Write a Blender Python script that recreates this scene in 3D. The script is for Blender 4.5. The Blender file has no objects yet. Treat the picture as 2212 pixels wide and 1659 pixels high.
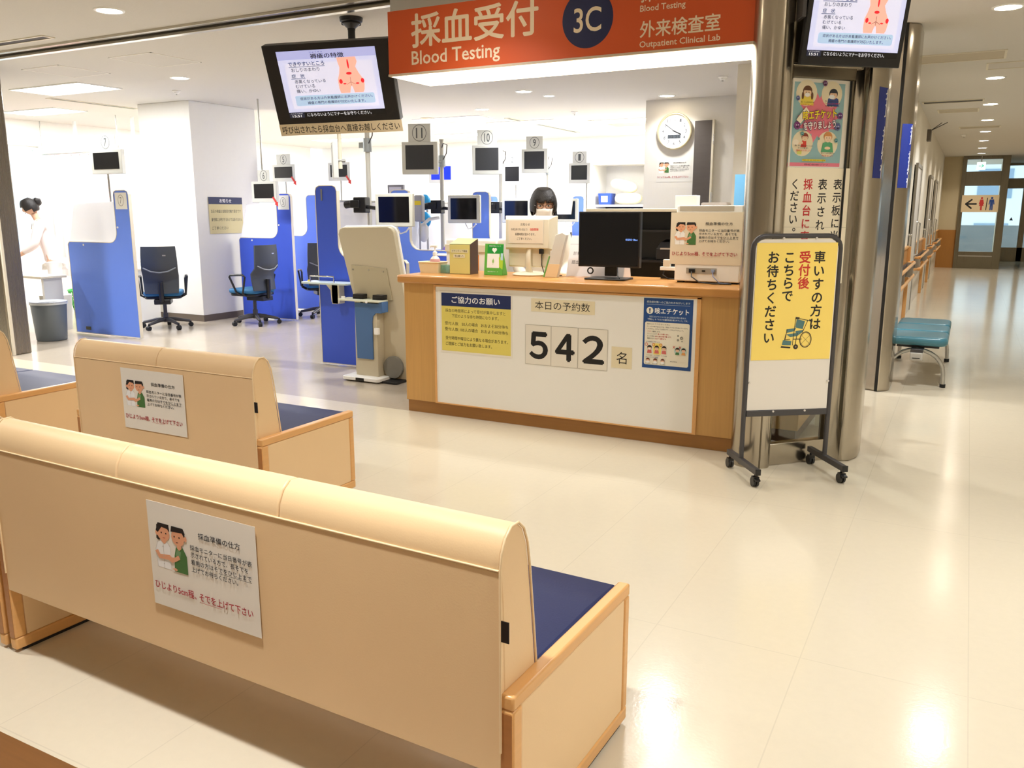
import bpy, bmesh, math, random
from mathutils import Vector, Matrix, Euler
random.seed(7)
R = math.radians
PI = math.pi
SC = bpy.context.scene
COL = SC.collection

# ---------------------------------------------------------------- camera, world, exposure
cam_d = bpy.data.cameras.new('camera'); cam = bpy.data.objects.new('camera', cam_d); COL.objects.link(cam)
cam.location = (0, 0, 1.5)
cam.rotation_euler = (R(90 - 11.55), 0, R(28.076))
cam_d.sensor_width = 36.0; cam_d.lens = 1820 / 2212 * 36.0
cam_d.clip_start = 0.05; cam_d.clip_end = 200
SC.camera = cam
SC.view_settings.view_transform = 'Standard'
SC.view_settings.look = 'None'
SC.view_settings.gamma = 1.0
SC.view_settings.exposure = 0.0
SC.view_settings.use_curve_mapping = False
W = bpy.data.worlds.new('world'); SC.world = W; W.use_nodes = True
bg = W.node_tree.nodes['Background']; bg.inputs[0].default_value = (0.80, 0.90, 1.0, 1); bg.inputs[1].default_value = 2.2
CEIL = 2.95

WARM = (0.98, 0.99, 1.0); WHITE = (0.98, 0.99, 1.0)
P_WAIT = 25.0; P_CORR = 24.0; P_LAB = 25.0; P_TROF = 86.0

# ---------------------------------------------------------------- materials
def lin(c):
    c = c / 255.0
    return c / 12.92 if c <= 0.04045 else ((c + 0.055) / 1.055) ** 2.4
def rgb(*c): return (lin(c[0]), lin(c[1]), lin(c[2]), 1.0)
MATS = {}
def mat(name, col=(200, 200, 200), rough=0.5, metal=0.0, noise=0.0, nscale=8.0, bump=0.0, bscale=60.0, coat=0.0, emit=None, estr=1.0, stretch=None, spec=0.5):
    if name in MATS: return MATS[name]
    m = bpy.data.materials.new(name); m.use_nodes = True
    nt = m.node_tree; b = nt.nodes['Principled BSDF']
    b.inputs['Roughness'].default_value = rough; b.inputs['Metallic'].default_value = metal
    b.inputs['Coat Weight'].default_value = coat; b.inputs['Coat Roughness'].default_value = 0.08
    b.inputs['Specular IOR Level'].default_value = spec
    base = rgb(*col)
    if noise > 0:
        tc = nt.nodes.new('ShaderNodeTexCoord'); mp = nt.nodes.new('ShaderNodeMapping')
        if stretch: mp.inputs['Scale'].default_value = stretch
        n = nt.nodes.new('ShaderNodeTexNoise'); n.inputs['Scale'].default_value = nscale; n.inputs['Detail'].default_value = 4
        mx = nt.nodes.new('ShaderNodeMix'); mx.data_type = 'RGBA'
        mx.inputs[6].default_value = tuple(v * (1 - noise) for v in base[:3]) + (1,)
        mx.inputs[7].default_value = tuple(min(1, v * (1 + noise)) for v in base[:3]) + (1,)
        nt.links.new(tc.outputs['Object'], mp.inputs[0]); nt.links.new(mp.outputs[0], n.inputs['Vector'])
        nt.links.new(n.outputs['Fac'], mx.inputs[0]); nt.links.new(mx.outputs[2], b.inputs['Base Color'])
    else: b.inputs['Base Color'].default_value = base
    if bump > 0:
        tc = nt.nodes.new('ShaderNodeTexCoord'); n = nt.nodes.new('ShaderNodeTexNoise'); n.inputs['Scale'].default_value = bscale
        bp = nt.nodes.new('ShaderNodeBump'); bp.inputs['Strength'].default_value = bump; bp.inputs['Distance'].default_value = 0.01
        nt.links.new(tc.outputs['Object'], n.inputs['Vector']); nt.links.new(n.outputs['Fac'], bp.inputs['Height']); nt.links.new(bp.outputs[0], b.inputs['Normal'])
    if emit:
        b.inputs['Emission Color'].default_value = rgb(*emit); b.inputs['Emission Strength'].default_value = estr
    MATS[name] = m
    return m
def flat(c, e=0.0, rough=0.55):
    n = 'ink_%d_%d_%d_%d_%d' % (c[0], c[1], c[2], int(e * 10), int(rough * 100))
    return mat(n, c, rough, emit=c if e > 0 else None, estr=e)
def wood(name, col, axis=2, rough=0.35, contrast=0.22):
    if name in MATS: return MATS[name]
    m = bpy.data.materials.new(name); m.use_nodes = True; nt = m.node_tree; b = nt.nodes['Principled BSDF']
    b.inputs['Roughness'].default_value = rough
    tc = nt.nodes.new('ShaderNodeTexCoord'); mp = nt.nodes.new('ShaderNodeMapping')
    s = [28, 28, 28]; s[axis] = 1.2; mp.inputs['Scale'].default_value = s
    n = nt.nodes.new('ShaderNodeTexNoise'); n.inputs['Scale'].default_value = 2.2; n.inputs['Detail'].default_value = 6; n.inputs['Distortion'].default_value = 0.6
    mx = nt.nodes.new('ShaderNodeMix'); mx.data_type = 'RGBA'; base = rgb(*col)
    mx.inputs[6].default_value = tuple(v * (1 - contrast) for v in base[:3]) + (1,)
    mx.inputs[7].default_value = tuple(min(1, v * (1 + contrast)) for v in base[:3]) + (1,)
    nt.links.new(tc.outputs['Object'], mp.inputs[0]); nt.links.new(mp.outputs[0], n.inputs['Vector'])
    nt.links.new(n.outputs['Fac'], mx.inputs[0]); nt.links.new(mx.outputs[2], b.inputs['Base Color'])
    MATS[name] = m
    return m
def steel(name, col=(176, 168, 152), rough=0.24, axis=2):
    if name in MATS: return MATS[name]
    m = bpy.data.materials.new(name); m.use_nodes = True; nt = m.node_tree; b = nt.nodes['Principled BSDF']
    b.inputs['Metallic'].default_value = 1.0; b.inputs['Base Color'].default_value = rgb(*col)
    tc = nt.nodes.new('ShaderNodeTexCoord'); mp = nt.nodes.new('ShaderNodeMapping')
    s = [160, 160, 160]; s[axis] = 0.8; mp.inputs['Scale'].default_value = s
    n = nt.nodes.new('ShaderNodeTexNoise'); n.inputs['Scale'].default_value = 1.5; n.inputs['Detail'].default_value = 3
    mr = nt.nodes.new('ShaderNodeMapRange'); mr.inputs[3].default_value = rough - 0.07; mr.inputs[4].default_value = rough + 0.1
    nt.links.new(tc.outputs['Object'], mp.inputs[0]); nt.links.new(mp.outputs[0], n.inputs['Vector'])
    nt.links.new(n.outputs['Fac'], mr.inputs[0]); nt.links.new(mr.outputs[0], b.inputs['Roughness'])
    n2 = nt.nodes.new('ShaderNodeTexNoise'); n2.inputs['Scale'].default_value = 2.5
    bp = nt.nodes.new('ShaderNodeBump'); bp.inputs['Strength'].default_value = 0.10; bp.inputs['Distance'].default_value = 0.02
    nt.links.new(tc.outputs['Object'], n2.inputs['Vector']); nt.links.new(n2.outputs['Fac'], bp.inputs['Height']); nt.links.new(bp.outputs[0], b.inputs['Normal'])
    MATS[name] = m
    return m
def glass(name, tint=(235, 245, 245), frost=0.0, gloss=0.08):
    if name in MATS: return MATS[name]
    m = bpy.data.materials.new(name); m.use_nodes = True; nt = m.node_tree; nt.nodes.clear()
    out = nt.nodes.new('ShaderNodeOutputMaterial'); tr = nt.nodes.new('ShaderNodeBsdfTransparent'); tr.inputs[0].default_value = rgb(*tint)
    gl = nt.nodes.new('ShaderNodeBsdfGlossy'); gl.inputs['Roughness'].default_value = 0.03
    mx = nt.nodes.new('ShaderNodeMixShader')
    if frost > 0:
        tl = nt.nodes.new('ShaderNodeBsdfTranslucent'); tl.inputs[0].default_value = rgb(*tint)
        df = nt.nodes.new('ShaderNodeBsdfDiffuse'); df.inputs[0].default_value = rgb(*tint)
        m1 = nt.nodes.new('ShaderNodeMixShader'); m1.inputs[0].default_value = 0.5
        nt.links.new(tl.outputs[0], m1.inputs[1]); nt.links.new(df.outputs[0], m1.inputs[2])
        m2 = nt.nodes.new('ShaderNodeMixShader'); m2.inputs[0].default_value = frost
        nt.links.new(tr.outputs[0], m2.inputs[1]); nt.links.new(m1.outputs[0], m2.inputs[2]); src = m2
    else: src = tr
    mx.inputs[0].default_value = gloss
    nt.links.new(src.outputs[0], mx.inputs[1]); nt.links.new(gl.outputs[0], mx.inputs[2]); nt.links.new(mx.outputs[0], out.inputs[0])
    MATS[name] = m
    return m
def floor_mat(name, col, lx, ly, ox, oy, rough, line=0.86, lw=0.006, mott=0.04, patch=0.0):
    m = bpy.data.materials.new(name); m.use_nodes = True; nt = m.node_tree; b = nt.nodes['Principled BSDF']
    N = nt.nodes.new; L = nt.links.new
    g = N('ShaderNodeNewGeometry'); sx = N('ShaderNodeSeparateXYZ'); L(g.outputs['Position'], sx.inputs[0])
    def M(op, a, bb=None):
        n = N('ShaderNodeMath'); n.operation = op
        for i, v in enumerate((a, bb)):
            if v is None: continue
            if isinstance(v, (int, float)): n.inputs[i].default_value = v
            else: L(v, n.inputs[i])
        return n.outputs[0]
    def joint(src, o, l, w):
        f = M('FRACT', M('DIVIDE', M('SUBTRACT', src, o), l)); d = M('MINIMUM', f, M('SUBTRACT', 1.0, f))
        return M('LESS_THAN', M('MULTIPLY', d, l), w / 2)
    j = M('MAXIMUM', joint(sx.outputs[0], ox, lx, lw), joint(sx.outputs[1], oy, ly, lw))
    n1 = N('ShaderNodeTexNoise'); n1.inputs['Scale'].default_value = 30; n1.inputs['Detail'].default_value = 6
    n2 = N('ShaderNodeTexNoise'); n2.inputs['Scale'].default_value = 1.1
    L(g.outputs['Position'], n1.inputs['Vector']); L(g.outputs['Position'], n2.inputs['Vector'])
    v = M('ADD', M('MULTIPLY', M('SUBTRACT', n1.outputs['Fac'], 0.5), mott * 2), M('MULTIPLY', M('SUBTRACT', n2.outputs['Fac'], 0.5), mott * 1.5))
    v = M('MULTIPLY', M('ADD', v, 1.0), M('SUBTRACT', 1.0, M('MULTIPLY', j, 1 - line)))
    if patch > 0:
        ch = N('ShaderNodeTexWhiteNoise'); cb = N('ShaderNodeCombineXYZ')
        L(M('FLOOR', M('DIVIDE', M('SUBTRACT', sx.outputs[0], ox), lx)), cb.inputs[0]); L(M('FLOOR', M('DIVIDE', M('SUBTRACT', sx.outputs[1], oy), ly)), cb.inputs[1])
        L(cb.outputs[0], ch.inputs[0]); v = M('MULTIPLY', v, M('ADD', M('MULTIPLY', ch.outputs[0], patch), 1 - patch))
    vm = N('ShaderNodeVectorMath'); vm.operation = 'SCALE'; vm.inputs[0].default_value = rgb(*col)[:3]; L(v, vm.inputs[3]); L(vm.outputs[0], b.inputs['Base Color'])
    n3 = N('ShaderNodeTexNoise'); n3.inputs['Scale'].default_value = 3.0; L(g.outputs['Position'], n3.inputs['Vector'])
    b.inputs['Roughness'].default_value = rough
    bp = N('ShaderNodeBump'); bp.inputs['Strength'].default_value = 0.05; bp.inputs['Distance'].default_value = 0.02
    L(n3.outputs['Fac'], bp.inputs['Height']); L(bp.outputs[0], b.inputs['Normal'])
    n4 = N('ShaderNodeTexNoise'); n4.inputs['Scale'].default_value = 90; L(g.outputs['Position'], n4.inputs['Vector'])
    bp2 = N('ShaderNodeBump'); bp2.inputs['Strength'].default_value = 0.05; bp2.inputs['Distance'].default_value = 0.004
    L(n4.outputs['Fac'], bp2.inputs['Height']); L(bp.outputs[0], bp2.inputs['Normal']); L(bp2.outputs[0], b.inputs['Normal'])
    MATS[name] = m
    return m

M_LEATHER = mat('cream_upholstery', (236, 203, 156), 0.45, noise=0.04, nscale=3, bump=0.03, bscale=220)
M_LEATHER2 = mat('cream_piping', (240, 212, 168), 0.4)
M_WOODF = wood('light_wood_frame', (226, 172, 108), 1, 0.3, 0.10)
M_WOODE = wood('wood_end_grain', (176, 118, 66), 0, 0.4, 0.15)
M_NAVY = mat('navy_vinyl', (18, 32, 80), 0.5, spec=0.3, noise=0.12, nscale=6, bump=0.05, bscale=150)
M_STEEL = steel('brushed_stainless', (178, 170, 156), 0.2)
M_STEELD = steel('dark_stainless', (120, 112, 98), 0.3)
M_CHROME = mat('polished_chrome', (215, 215, 215), 0.12, 1.0)
M_ALU = mat('satin_aluminium', (190, 190, 186), 0.35, 1.0)
M_WALL = mat('white_wall_paint', (238, 236, 230), 0.75, noise=0.015, nscale=20)
M_WALLC = mat('cream_wall_paint', (234, 228, 214), 0.75, noise=0.015, nscale=20)
M_CEIL = mat('ceiling_board', (216, 212, 204), 0.9, noise=0.03, nscale=60, bump=0.12, bscale=90)
M_WHITE = mat('white_plastic', (246, 246, 242), 0.35)
M_IVORY = mat('ivory_plastic', (226, 218, 196), 0.4)
M_GREIGE = mat('greige_metal', (196, 186, 160), 0.45)
M_BLACK = mat('black_plastic', (22, 22, 24), 0.35)
M_RUBBER = mat('black_rubber', (18, 18, 18), 0.6)
M_SCREEN = mat('dark_screen_glass', (10, 11, 16), 0.12)
M_DGREY = mat('dark_grey_metal', (74, 72, 74), 0.4, 0.3)
M_MESH = mat('charcoal_chair_shell', (62, 66, 70), 0.5, bump=0.1, bscale=300)
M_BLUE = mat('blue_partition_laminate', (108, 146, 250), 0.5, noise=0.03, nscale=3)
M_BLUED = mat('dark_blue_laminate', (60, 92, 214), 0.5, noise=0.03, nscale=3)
M_EDGE = mat('beige_edge_banding', (222, 214, 196), 0.45)
M_FROST = glass('frosted_acrylic', (252, 253, 255), frost=0.88)
M_GLASS = glass('clear_glass', (240, 246, 244))
M_CLEARP = glass('laminating_film', (250, 250, 250), gloss=0.10)
M_COUNTERW = wood('oak_counter_panel', (204, 158, 92), 2, 0.4, 0.10)
M_COUNTERT = wood('oak_counter_top', (198, 142, 78), 0, 0.3, 0.12)
M_SKIN = mat('skin', (222, 176, 148), 0.5)
M_HAIR = mat('black_hair', (24, 20, 20), 0.45, bump=0.4, bscale=160)
M_PAPER = mat('paper', (238, 232, 220), 0.6)

# ---------------------------------------------------------------- mesh building
class MB:
    def __init__(s): s.v = []; s.f = []; s.m = []; s.s = []
    def add(s, vs, fs, m=0, sm=False, M=None):
        o = len(s.v)
        for p in vs:
            p = Vector(p)
            s.v.append(M @ p if M is not None else p)
        for f in fs: s.f.append([o + i for i in f]); s.m.append(m); s.s.append(sm)
        return s
    def box(s, x0, x1, y0, y1, z0, z1, m=0, M=None):
        vs = [(x0,y0,z0),(x1,y0,z0),(x1,y1,z0),(x0,y1,z0),(x0,y0,z1),(x1,y0,z1),(x1,y1,z1),(x0,y1,z1)]
        return s.add(vs, [(0,3,2,1),(4,5,6,7),(0,1,5,4),(1,2,6,5),(2,3,7,6),(3,0,4,7)], m, False, M)
    def prism(s, pts, h0, h1, m=0, M=None, sm=False):     # polygon in xy, extruded in z
        n = len(pts); a = sum(pts[i][0]*pts[(i+1)%n][1]-pts[(i+1)%n][0]*pts[i][1] for i in range(n))
        if a < 0: pts = pts[::-1]
        vs = [(p[0],p[1],h0) for p in pts] + [(p[0],p[1],h1) for p in pts]
        fs = [tuple(range(n))[::-1], tuple(range(n, 2*n))]
        s.add(vs, fs, m, False, M)
        o = len(s.v) - 2*n
        for i in range(n):
            j = (i+1) % n; s.f.append([o+i, o+j, o+n+j, o+n+i]); s.m.append(m); s.s.append(sm)
        return s
    def cyl(s, p0, p1, r0, r1=None, n=20, m=0, sm=True, M=None):
        if r1 is None: r1 = r0
        p0 = Vector(p0); p1 = Vector(p1); d = (p1-p0).normalized(); a = d.orthogonal().normalized(); b = d.cross(a)
        vs = []
        for p, r in ((p0, r0), (p1, r1)):
            for i in range(n):
                t = 2*PI*i/n; vs.append(p + (a*math.cos(t)+b*math.sin(t))*r)
        s.add(vs, [tuple(range(n))[::-1], tuple(range(n, 2*n))], m, False, M)
        o = len(s.v) - 2*n
        for i in range(n):
            j = (i+1) % n; s.f.append([o+i, o+j, o+n+j, o+n+i]); s.m.append(m); s.s.append(sm)
        return s
    def tube(s, pts, r, n=10, m=0, closed=False, flat=1.0, M=None):
        pts = [Vector(p) for p in pts]; k = len(pts); rings = []; up = None
        for i, p in enumerate(pts):
            if closed: d = (pts[(i+1)%k]-pts[i-1]).normalized()
            else: d = (pts[min(i+1,k-1)]-pts[max(i-1,0)]).normalized()
            if up is None: a = d.orthogonal().normalized()
            else:
                a = up - d*up.dot(d)
                a = a.normalized() if a.length > 1e-6 else d.orthogonal().normalized()
            up = a; b = d.cross(a)
            rr = r[i] if isinstance(r, (list, tuple)) else r
            rings.append([p + (a*math.cos(2*PI*j/n)*flat+b*math.sin(2*PI*j/n))*rr for j in range(n)])
        vs = [q for rg in rings for q in rg]; fs = []
        for i in range(k if closed else k-1):
            i2 = (i+1) % k
            for j in range(n):
                j2 = (j+1) % n; fs.append((i*n+j, i*n+j2, i2*n+j2, i2*n+j))
        s.add(vs, fs, m, True, M)
        if not closed:
            s.add(rings[0], [tuple(range(n))[::-1]], m, False, M); s.add(rings[-1], [tuple(range(n))], m, False, M)
        return s
    def lathe(s, prof, c=(0,0,0), n=28, m=0, M=None):      # prof: list of (r, z)
        vs = []
        for r, z in prof:
            for i in range(n): vs.append((c[0]+r*math.cos(2*PI*i/n), c[1]+r*math.sin(2*PI*i/n), c[2]+z))
        fs = []
        for k in range(len(prof)-1):
            for i in range(n):
                j = (i+1) % n; fs.append((k*n+i, k*n+j, (k+1)*n+j, (k+1)*n+i))
        return s.add(vs, fs, m, True, M)
    def ell(s, c, r, m=0, nu=20, nv=12, M=None, fn=None):
        vs = []; fs = []
        for j in range(nv+1):
            ph = -PI/2 + PI*j/nv
            for i in range(nu):
                th = 2*PI*i/nu; q = Vector((math.cos(ph)*math.cos(th), math.cos(ph)*math.sin(th), math.sin(ph)))
                if fn: q = fn(q)
                vs.append((c[0]+q.x*r[0], c[1]+q.y*r[1], c[2]+q.z*r[2]))
        for j in range(nv):
            for i in range(nu):
                k = (i+1) % nu; fs.append((j*nu+i, j*nu+k, (j+1)*nu+k, (j+1)*nu+i))
        return s.add(vs, fs, m, True, M)
    def torus(s, c, R0, r, axis='z', n=32, k=10, m=0, M=None):
        pts = []
        for i in range(n):
            t = 2*PI*i/n; a, b = R0*math.cos(t), R0*math.sin(t)
            pts.append({'z': (c[0]+a, c[1]+b, c[2]), 'y': (c[0]+a, c[1], c[2]+b), 'x': (c[0], c[1]+a, c[2]+b)}[axis])
        return s.tube(pts, r, k, m, closed=True, M=M)
    def build(s, name, mats, parent=None, bevel=0.0, loc=None, rot=None, seg=2, subd=0, kind=None, label=None):
        me = bpy.data.meshes.new(name); me.from_pydata([tuple(v) for v in s.v], [], s.f)
        if not isinstance(mats, (list, tuple)): mats = [mats]
        for q in mats: me.materials.append(q)
        me.polygons.foreach_set('material_index', s.m)
        me.polygons.foreach_set('use_smooth', s.s)
        me.validate(); me.update()
        try: me.set_sharp_from_angle(angle=R(50))
        except Exception: pass
        o = bpy.data.objects.new(name, me); COL.objects.link(o)
        if parent is not None: o.parent = parent
        if loc is not None: o.location = loc
        if rot is not None: o.rotation_euler = rot
        if bevel > 0:
            b = o.modifiers.new('bevel', 'BEVEL'); b.width = bevel; b.segments = seg; b.limit_method = 'ANGLE'; b.angle_limit = R(40)
            b.harden_normals = False
        if subd:
            q = o.modifiers.new('subd', 'SUBSURF'); q.levels = subd; q.render_levels = subd
        if kind: o['kind'] = kind
        if label: o['label'] = label
        return o

def tag(o, label, cat, group=None, kind=None):
    o['label'] = label; o['category'] = cat
    if group: o['group'] = group
    if kind: o['kind'] = kind
    return o
def thing(name, label, cat, loc=(0,0,0), rz=0.0, group=None):
    o = bpy.data.objects.new(name, None); COL.objects.link(o); o.empty_display_size = 0.1
    o.location = loc; o.rotation_euler = (0, 0, rz)
    return tag(o, label, cat, group)
def struct(name, mb, mats, bevel=0.0):
    o = mb.build(name, mats, bevel=bevel); o['kind'] = 'structure'
    return o
def kids(o): return [c for c in COL.objects if c.parent == o]
def dup(o, loc=None, rz=None, label=None, parent=None, group=None):
    c = o.copy(); COL.objects.link(c)
    if parent is not None: c.parent = parent
    if loc is not None: c.location = loc
    if rz is not None: c.rotation_euler = (0, 0, rz)
    if label: c['label'] = label
    if group: c['group'] = group
    for k in kids(o): dup(k, parent=c)
    return c
def rrect(x0, x1, y0, y1, r, n=5, corners=(1,1,1,1)):       # bl, br, tr, tl
    pts = []
    for (cx, cy, a0, on, px, py) in ((x0+r,y0+r,180,corners[0],x0,y0),(x1-r,y0+r,270,corners[1],x1,y0),(x1-r,y1-r,0,corners[2],x1,y1),(x0+r,y1-r,90,corners[3],x0,y1)):
        if on:
            for i in range(n+1):
                t = R(a0 + 90*i/n); pts.append((cx+r*math.cos(t), cy+r*math.sin(t)))
        else: pts.append((px, py))
    return pts
MXZ = Matrix(((1,0,0,0),(0,0,-1,0),(0,1,0,0),(0,0,0,1)))      # local xy polygon -> x,z plane, extrusion towards -y
MYZ = Matrix(((0,0,1,0),(1,0,0,0),(0,1,0,0),(0,0,0,1)))       # local xy -> y,z plane, extrusion towards +x

# ---------------------------------------------------------------- lettering
_TC = {}
def glyphs(t, bold=0.0):
    k = (t, bold)
    if k not in _TC:
        cjk = any(ord(c) > 0x3000 for c in t)
        cu = bpy.data.curves.new('t', 'FONT'); cu.body = t; cu.size = 1.0; cu.resolution_u = 2 if len(t) > 12 else 4; cu.offset = 0 if cjk else bold
        ob = bpy.data.objects.new('t', cu)
        me = bpy.data.meshes.new_from_object(ob)
        vs = [tuple(v.co) for v in me.vertices]; fs = [tuple(p.vertices) for p in me.polygons]
        bpy.data.objects.remove(ob); bpy.data.curves.remove(cu); bpy.data.meshes.remove(me)
        if cjk and bold > 0.008:      # thicker strokes: the outline laid down again, slightly shifted
            v0, f0 = vs, fs; vs = []; fs = []; b = bold * .75
            for q_, (dx, dy) in enumerate(((-b, 0), (b, 0), (0, -b), (0, b))):
                k0 = len(vs); vs += [(v[0]+dx, v[1]+dy, q_*1.5e-5) for v in v0]; fs += [tuple(k0+i for i in f) for f in f0]
        _TC[k] = (vs, fs)
    return _TC[k]
class Sheet:
    """flat printed sheet: u to the right, v up, origin at the lower left corner"""
    def __init__(s, w, h, paper=None, thick=0.0008, radius=0.0):
        s.w, s.h, s.t = w, h, thick
        s.base = MB()
        if paper is not None:
            pts = rrect(0, w, 0, h, radius) if radius > 0 else [(0,0),(w,0),(w,h),(0,h)]
            s.base.prism(pts, 0, thick)
        s.paper = paper; s.L = MB(); s.I = MB(); s.Lm = []; s.Im = []; s.n = 0
    def _mi(s, lst, mtl):
        if mtl not in lst: lst.append(mtl)
        return lst.index(mtl)
    def z(s): s.n += 1; return s.t + 0.0003 + 0.00006 * s.n
    def poly(s, col, pts, e=0.0, to='I'):
        mtl = col if not isinstance(col, tuple) else flat(col, e); z = s.z()
        n = len(pts); a = sum(pts[i][0]*pts[(i+1)%n][1]-pts[(i+1)%n][0]*pts[i][1] for i in range(n))
        if a < 0: pts = pts[::-1]
        (s.I if to == 'I' else s.L).add([(p[0],p[1],z) for p in pts], [tuple(range(n))], s._mi(s.Im if to == 'I' else s.Lm, mtl)); return s
    def rect(s, col, u0, v0, u1, v1, e=0.0, r=0.0):
        return s.poly(col, rrect(u0, u1, v0, v1, r) if r > 0 else [(u0,v0),(u1,v0),(u1,v1),(u0,v1)], e)
    def oval(s, col, u, v, a, b=None, e=0.0, n=20, rot=0.0):
        b = b or a; c, q = math.cos(rot), math.sin(rot)
        return s.poly(col, [(u+a*math.cos(2*PI*i/n)*c-b*math.sin(2*PI*i/n)*q, v+a*math.cos(2*PI*i/n)*q+b*math.sin(2*PI*i/n)*c) for i in range(n)], e)
    def line(s, col, p, q, wd, e=0.0, to='I'):
        d = Vector((q[0]-p[0], q[1]-p[1])).normalized(); nx, ny = -d.y*wd/2, d.x*wd/2
        return s.poly(col, [(p[0]+nx,p[1]+ny),(p[0]-nx,p[1]-ny),(q[0]-nx,q[1]-ny),(q[0]+nx,q[1]+ny)], e, to)
    def ring(s, col, u, v, a, b, wd, e=0.0, n=28, to='L'):
        mtl = flat(col, e); z = s.z(); vs = []; fs = []
        for i in range(n):
            t = 2*PI*i/n; vs += [(u+a*math.cos(t), v+b*math.sin(t), z), (u+(a-wd)*math.cos(t), v+(b-wd)*math.sin(t), z)]
        for i in range(n):
            j = (i+1) % n; fs.append((2*i+1, 2*i, 2*j, 2*j+1))
        (s.L if to == 'L' else s.I).add(vs, fs, s._mi(s.Lm if to == 'L' else s.Im, mtl)); return s
    def text(s, t, u0, v0, u1, v1, col=(20,20,20), bold=0.0, e=0.0, rot=0.0, fit=True):
        """text stretched to fill the box (u0,v0)-(u1,v1)"""
        vs, fs = glyphs(t, bold)
        if not vs: return s
        xs = [v[0] for v in vs]; ys = [v[1] for v in vs]; x0, x1, y0, y1 = min(xs), max(xs), min(ys), max(ys)
        sx = (u1-u0)/(x1-x0 or 1); sy = (v1-v0)/(y1-y0 or 1); z = s.z(); cu, cv = (u0+u1)/2, (v0+v1)/2; c, q = math.cos(rot), math.sin(rot)
        out = []
        for v in vs:
            a = u0+(v[0]-x0)*sx-cu; b = v0+(v[1]-y0)*sy-cv; out.append((cu+a*c-b*q, cv+a*q+b*c, z+v[2]))
        s.L.add(out, fs, s._mi(s.Lm, flat(col, e))); return s
    def vtext(s, t, uc, vtop, size, pitch, col=(20,20,20), bold=0.0):
        """vertical writing, one glyph under the other; glyph cells are size wide"""
        for i, ch in enumerate(t):
            if ch == ' ': continue
            vs, fs = glyphs(ch, bold); vs0, _ = glyphs('国', bold)
            xs = [v[0] for v in vs0]; ys = [v[1] for v in vs0]; k = size/(max(xs)-min(xs)); mx = (min(xs)+max(xs))/2; my = (min(ys)+max(ys))/2
            dx = 0; dy = 0
            if ch in '。、': dx = size*0.55; dy = size*0.45
            z = s.t + 0.0003 + 0.00006*s.n; cv = vtop - size/2 - i*pitch
            s.L.add([(uc+(v[0]-mx)*k+dx, cv+(v[1]-my)*k+dy, z+v[2]) for v in vs], fs, s._mi(s.Lm, flat(col)))
        s.n += 1; return s
    def bend(s, u0, r):
        s.base = MB(); k = 16
        for i in range(k): s.base.box(s.w*i/k, s.w*(i+1)/k, 0, s.h, 0, s.t)
        for mb in (s.base, s.L, s.I):
            for v in mb.v:
                if v.x > u0: a = (v.x-u0)/r; v.x, v.z = u0+(r+v.z)*math.sin(a), (r+v.z)*math.cos(a)-r
        return s
    def put(s, name, parent=None, loc=(0,0,0), rot=(0,0,0), lname='lettering', iname='illustration'):
        if s.paper is not None:
            root = s.base.build(name, s.paper, parent, loc=loc, rot=rot)
        else:
            root = bpy.data.objects.new(name, None); COL.objects.link(root); root.location = loc; root.rotation_euler = rot
            if parent is not None: root.parent = parent
        if s.I.f: s.I.build(iname, s.Im, root)
        if s.L.f: s.L.build(lname, s.Lm, root)
        return root
def wallrot(rz=0.0, tilt=0.0): return Euler((PI/2 + tilt, 0, rz))   # facing -y when rz = 0
# ---------------------------------------------------------------- the setting
M_FLOOR = floor_mat('cream_vinyl_floor', (213, 203, 181), 0.51, 1.53, -0.373, 2.8, 0.15, line=0.90, lw=0.004, mott=0.03)
M_FLOORL = floor_mat('grey_beige_lab_floor', (186, 174, 156), 0.9, 0.9, -0.3, 5.2, 0.16, line=0.94, lw=0.006, mott=0.05, patch=0.08)
M_FLOORC = floor_mat('corridor_vinyl_floor', (213, 203, 181), 0.51, 1.53, -0.373, 2.8, 0.13, line=0.90, lw=0.004, mott=0.03)
struct('floor', MB().box(-13.6, 2.7, 1.255, 5.2, -0.12, 0), M_FLOOR)
struct('floor_corridor', MB().box(-0.75, 2.7, 5.2, 30.9, -0.12, 0), M_FLOORC)
struct('floor_lab', MB().box(-13.6, -0.75, 5.2, 16.2, -0.12, 0), M_FLOORL)
struct('floor_hall_rear', MB().box(-13.6, 2.7, -4.2, -0.35, -0.12, 0), M_FLOOR)
struct('floor_wood', MB().box(-13.6, 2.7, -0.35, 1.255, -0.12, 0.001), wood('wood_floor', (122, 80, 40), 0, 0.35, 0.15))
struct('ceiling', MB().box(-13.8, 2.9, -4.4, 31.0, CEIL, CEIL + 0.15), M_CEIL)
struct('wall_back', MB().box(-13.8, 2.9, -4.4, -4.2, 0, CEIL), M_WALLC)
struct('wall_right', MB().box(2.7, 2.9, -4.2, 31.0, 0, CEIL), M_WALLC)
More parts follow.
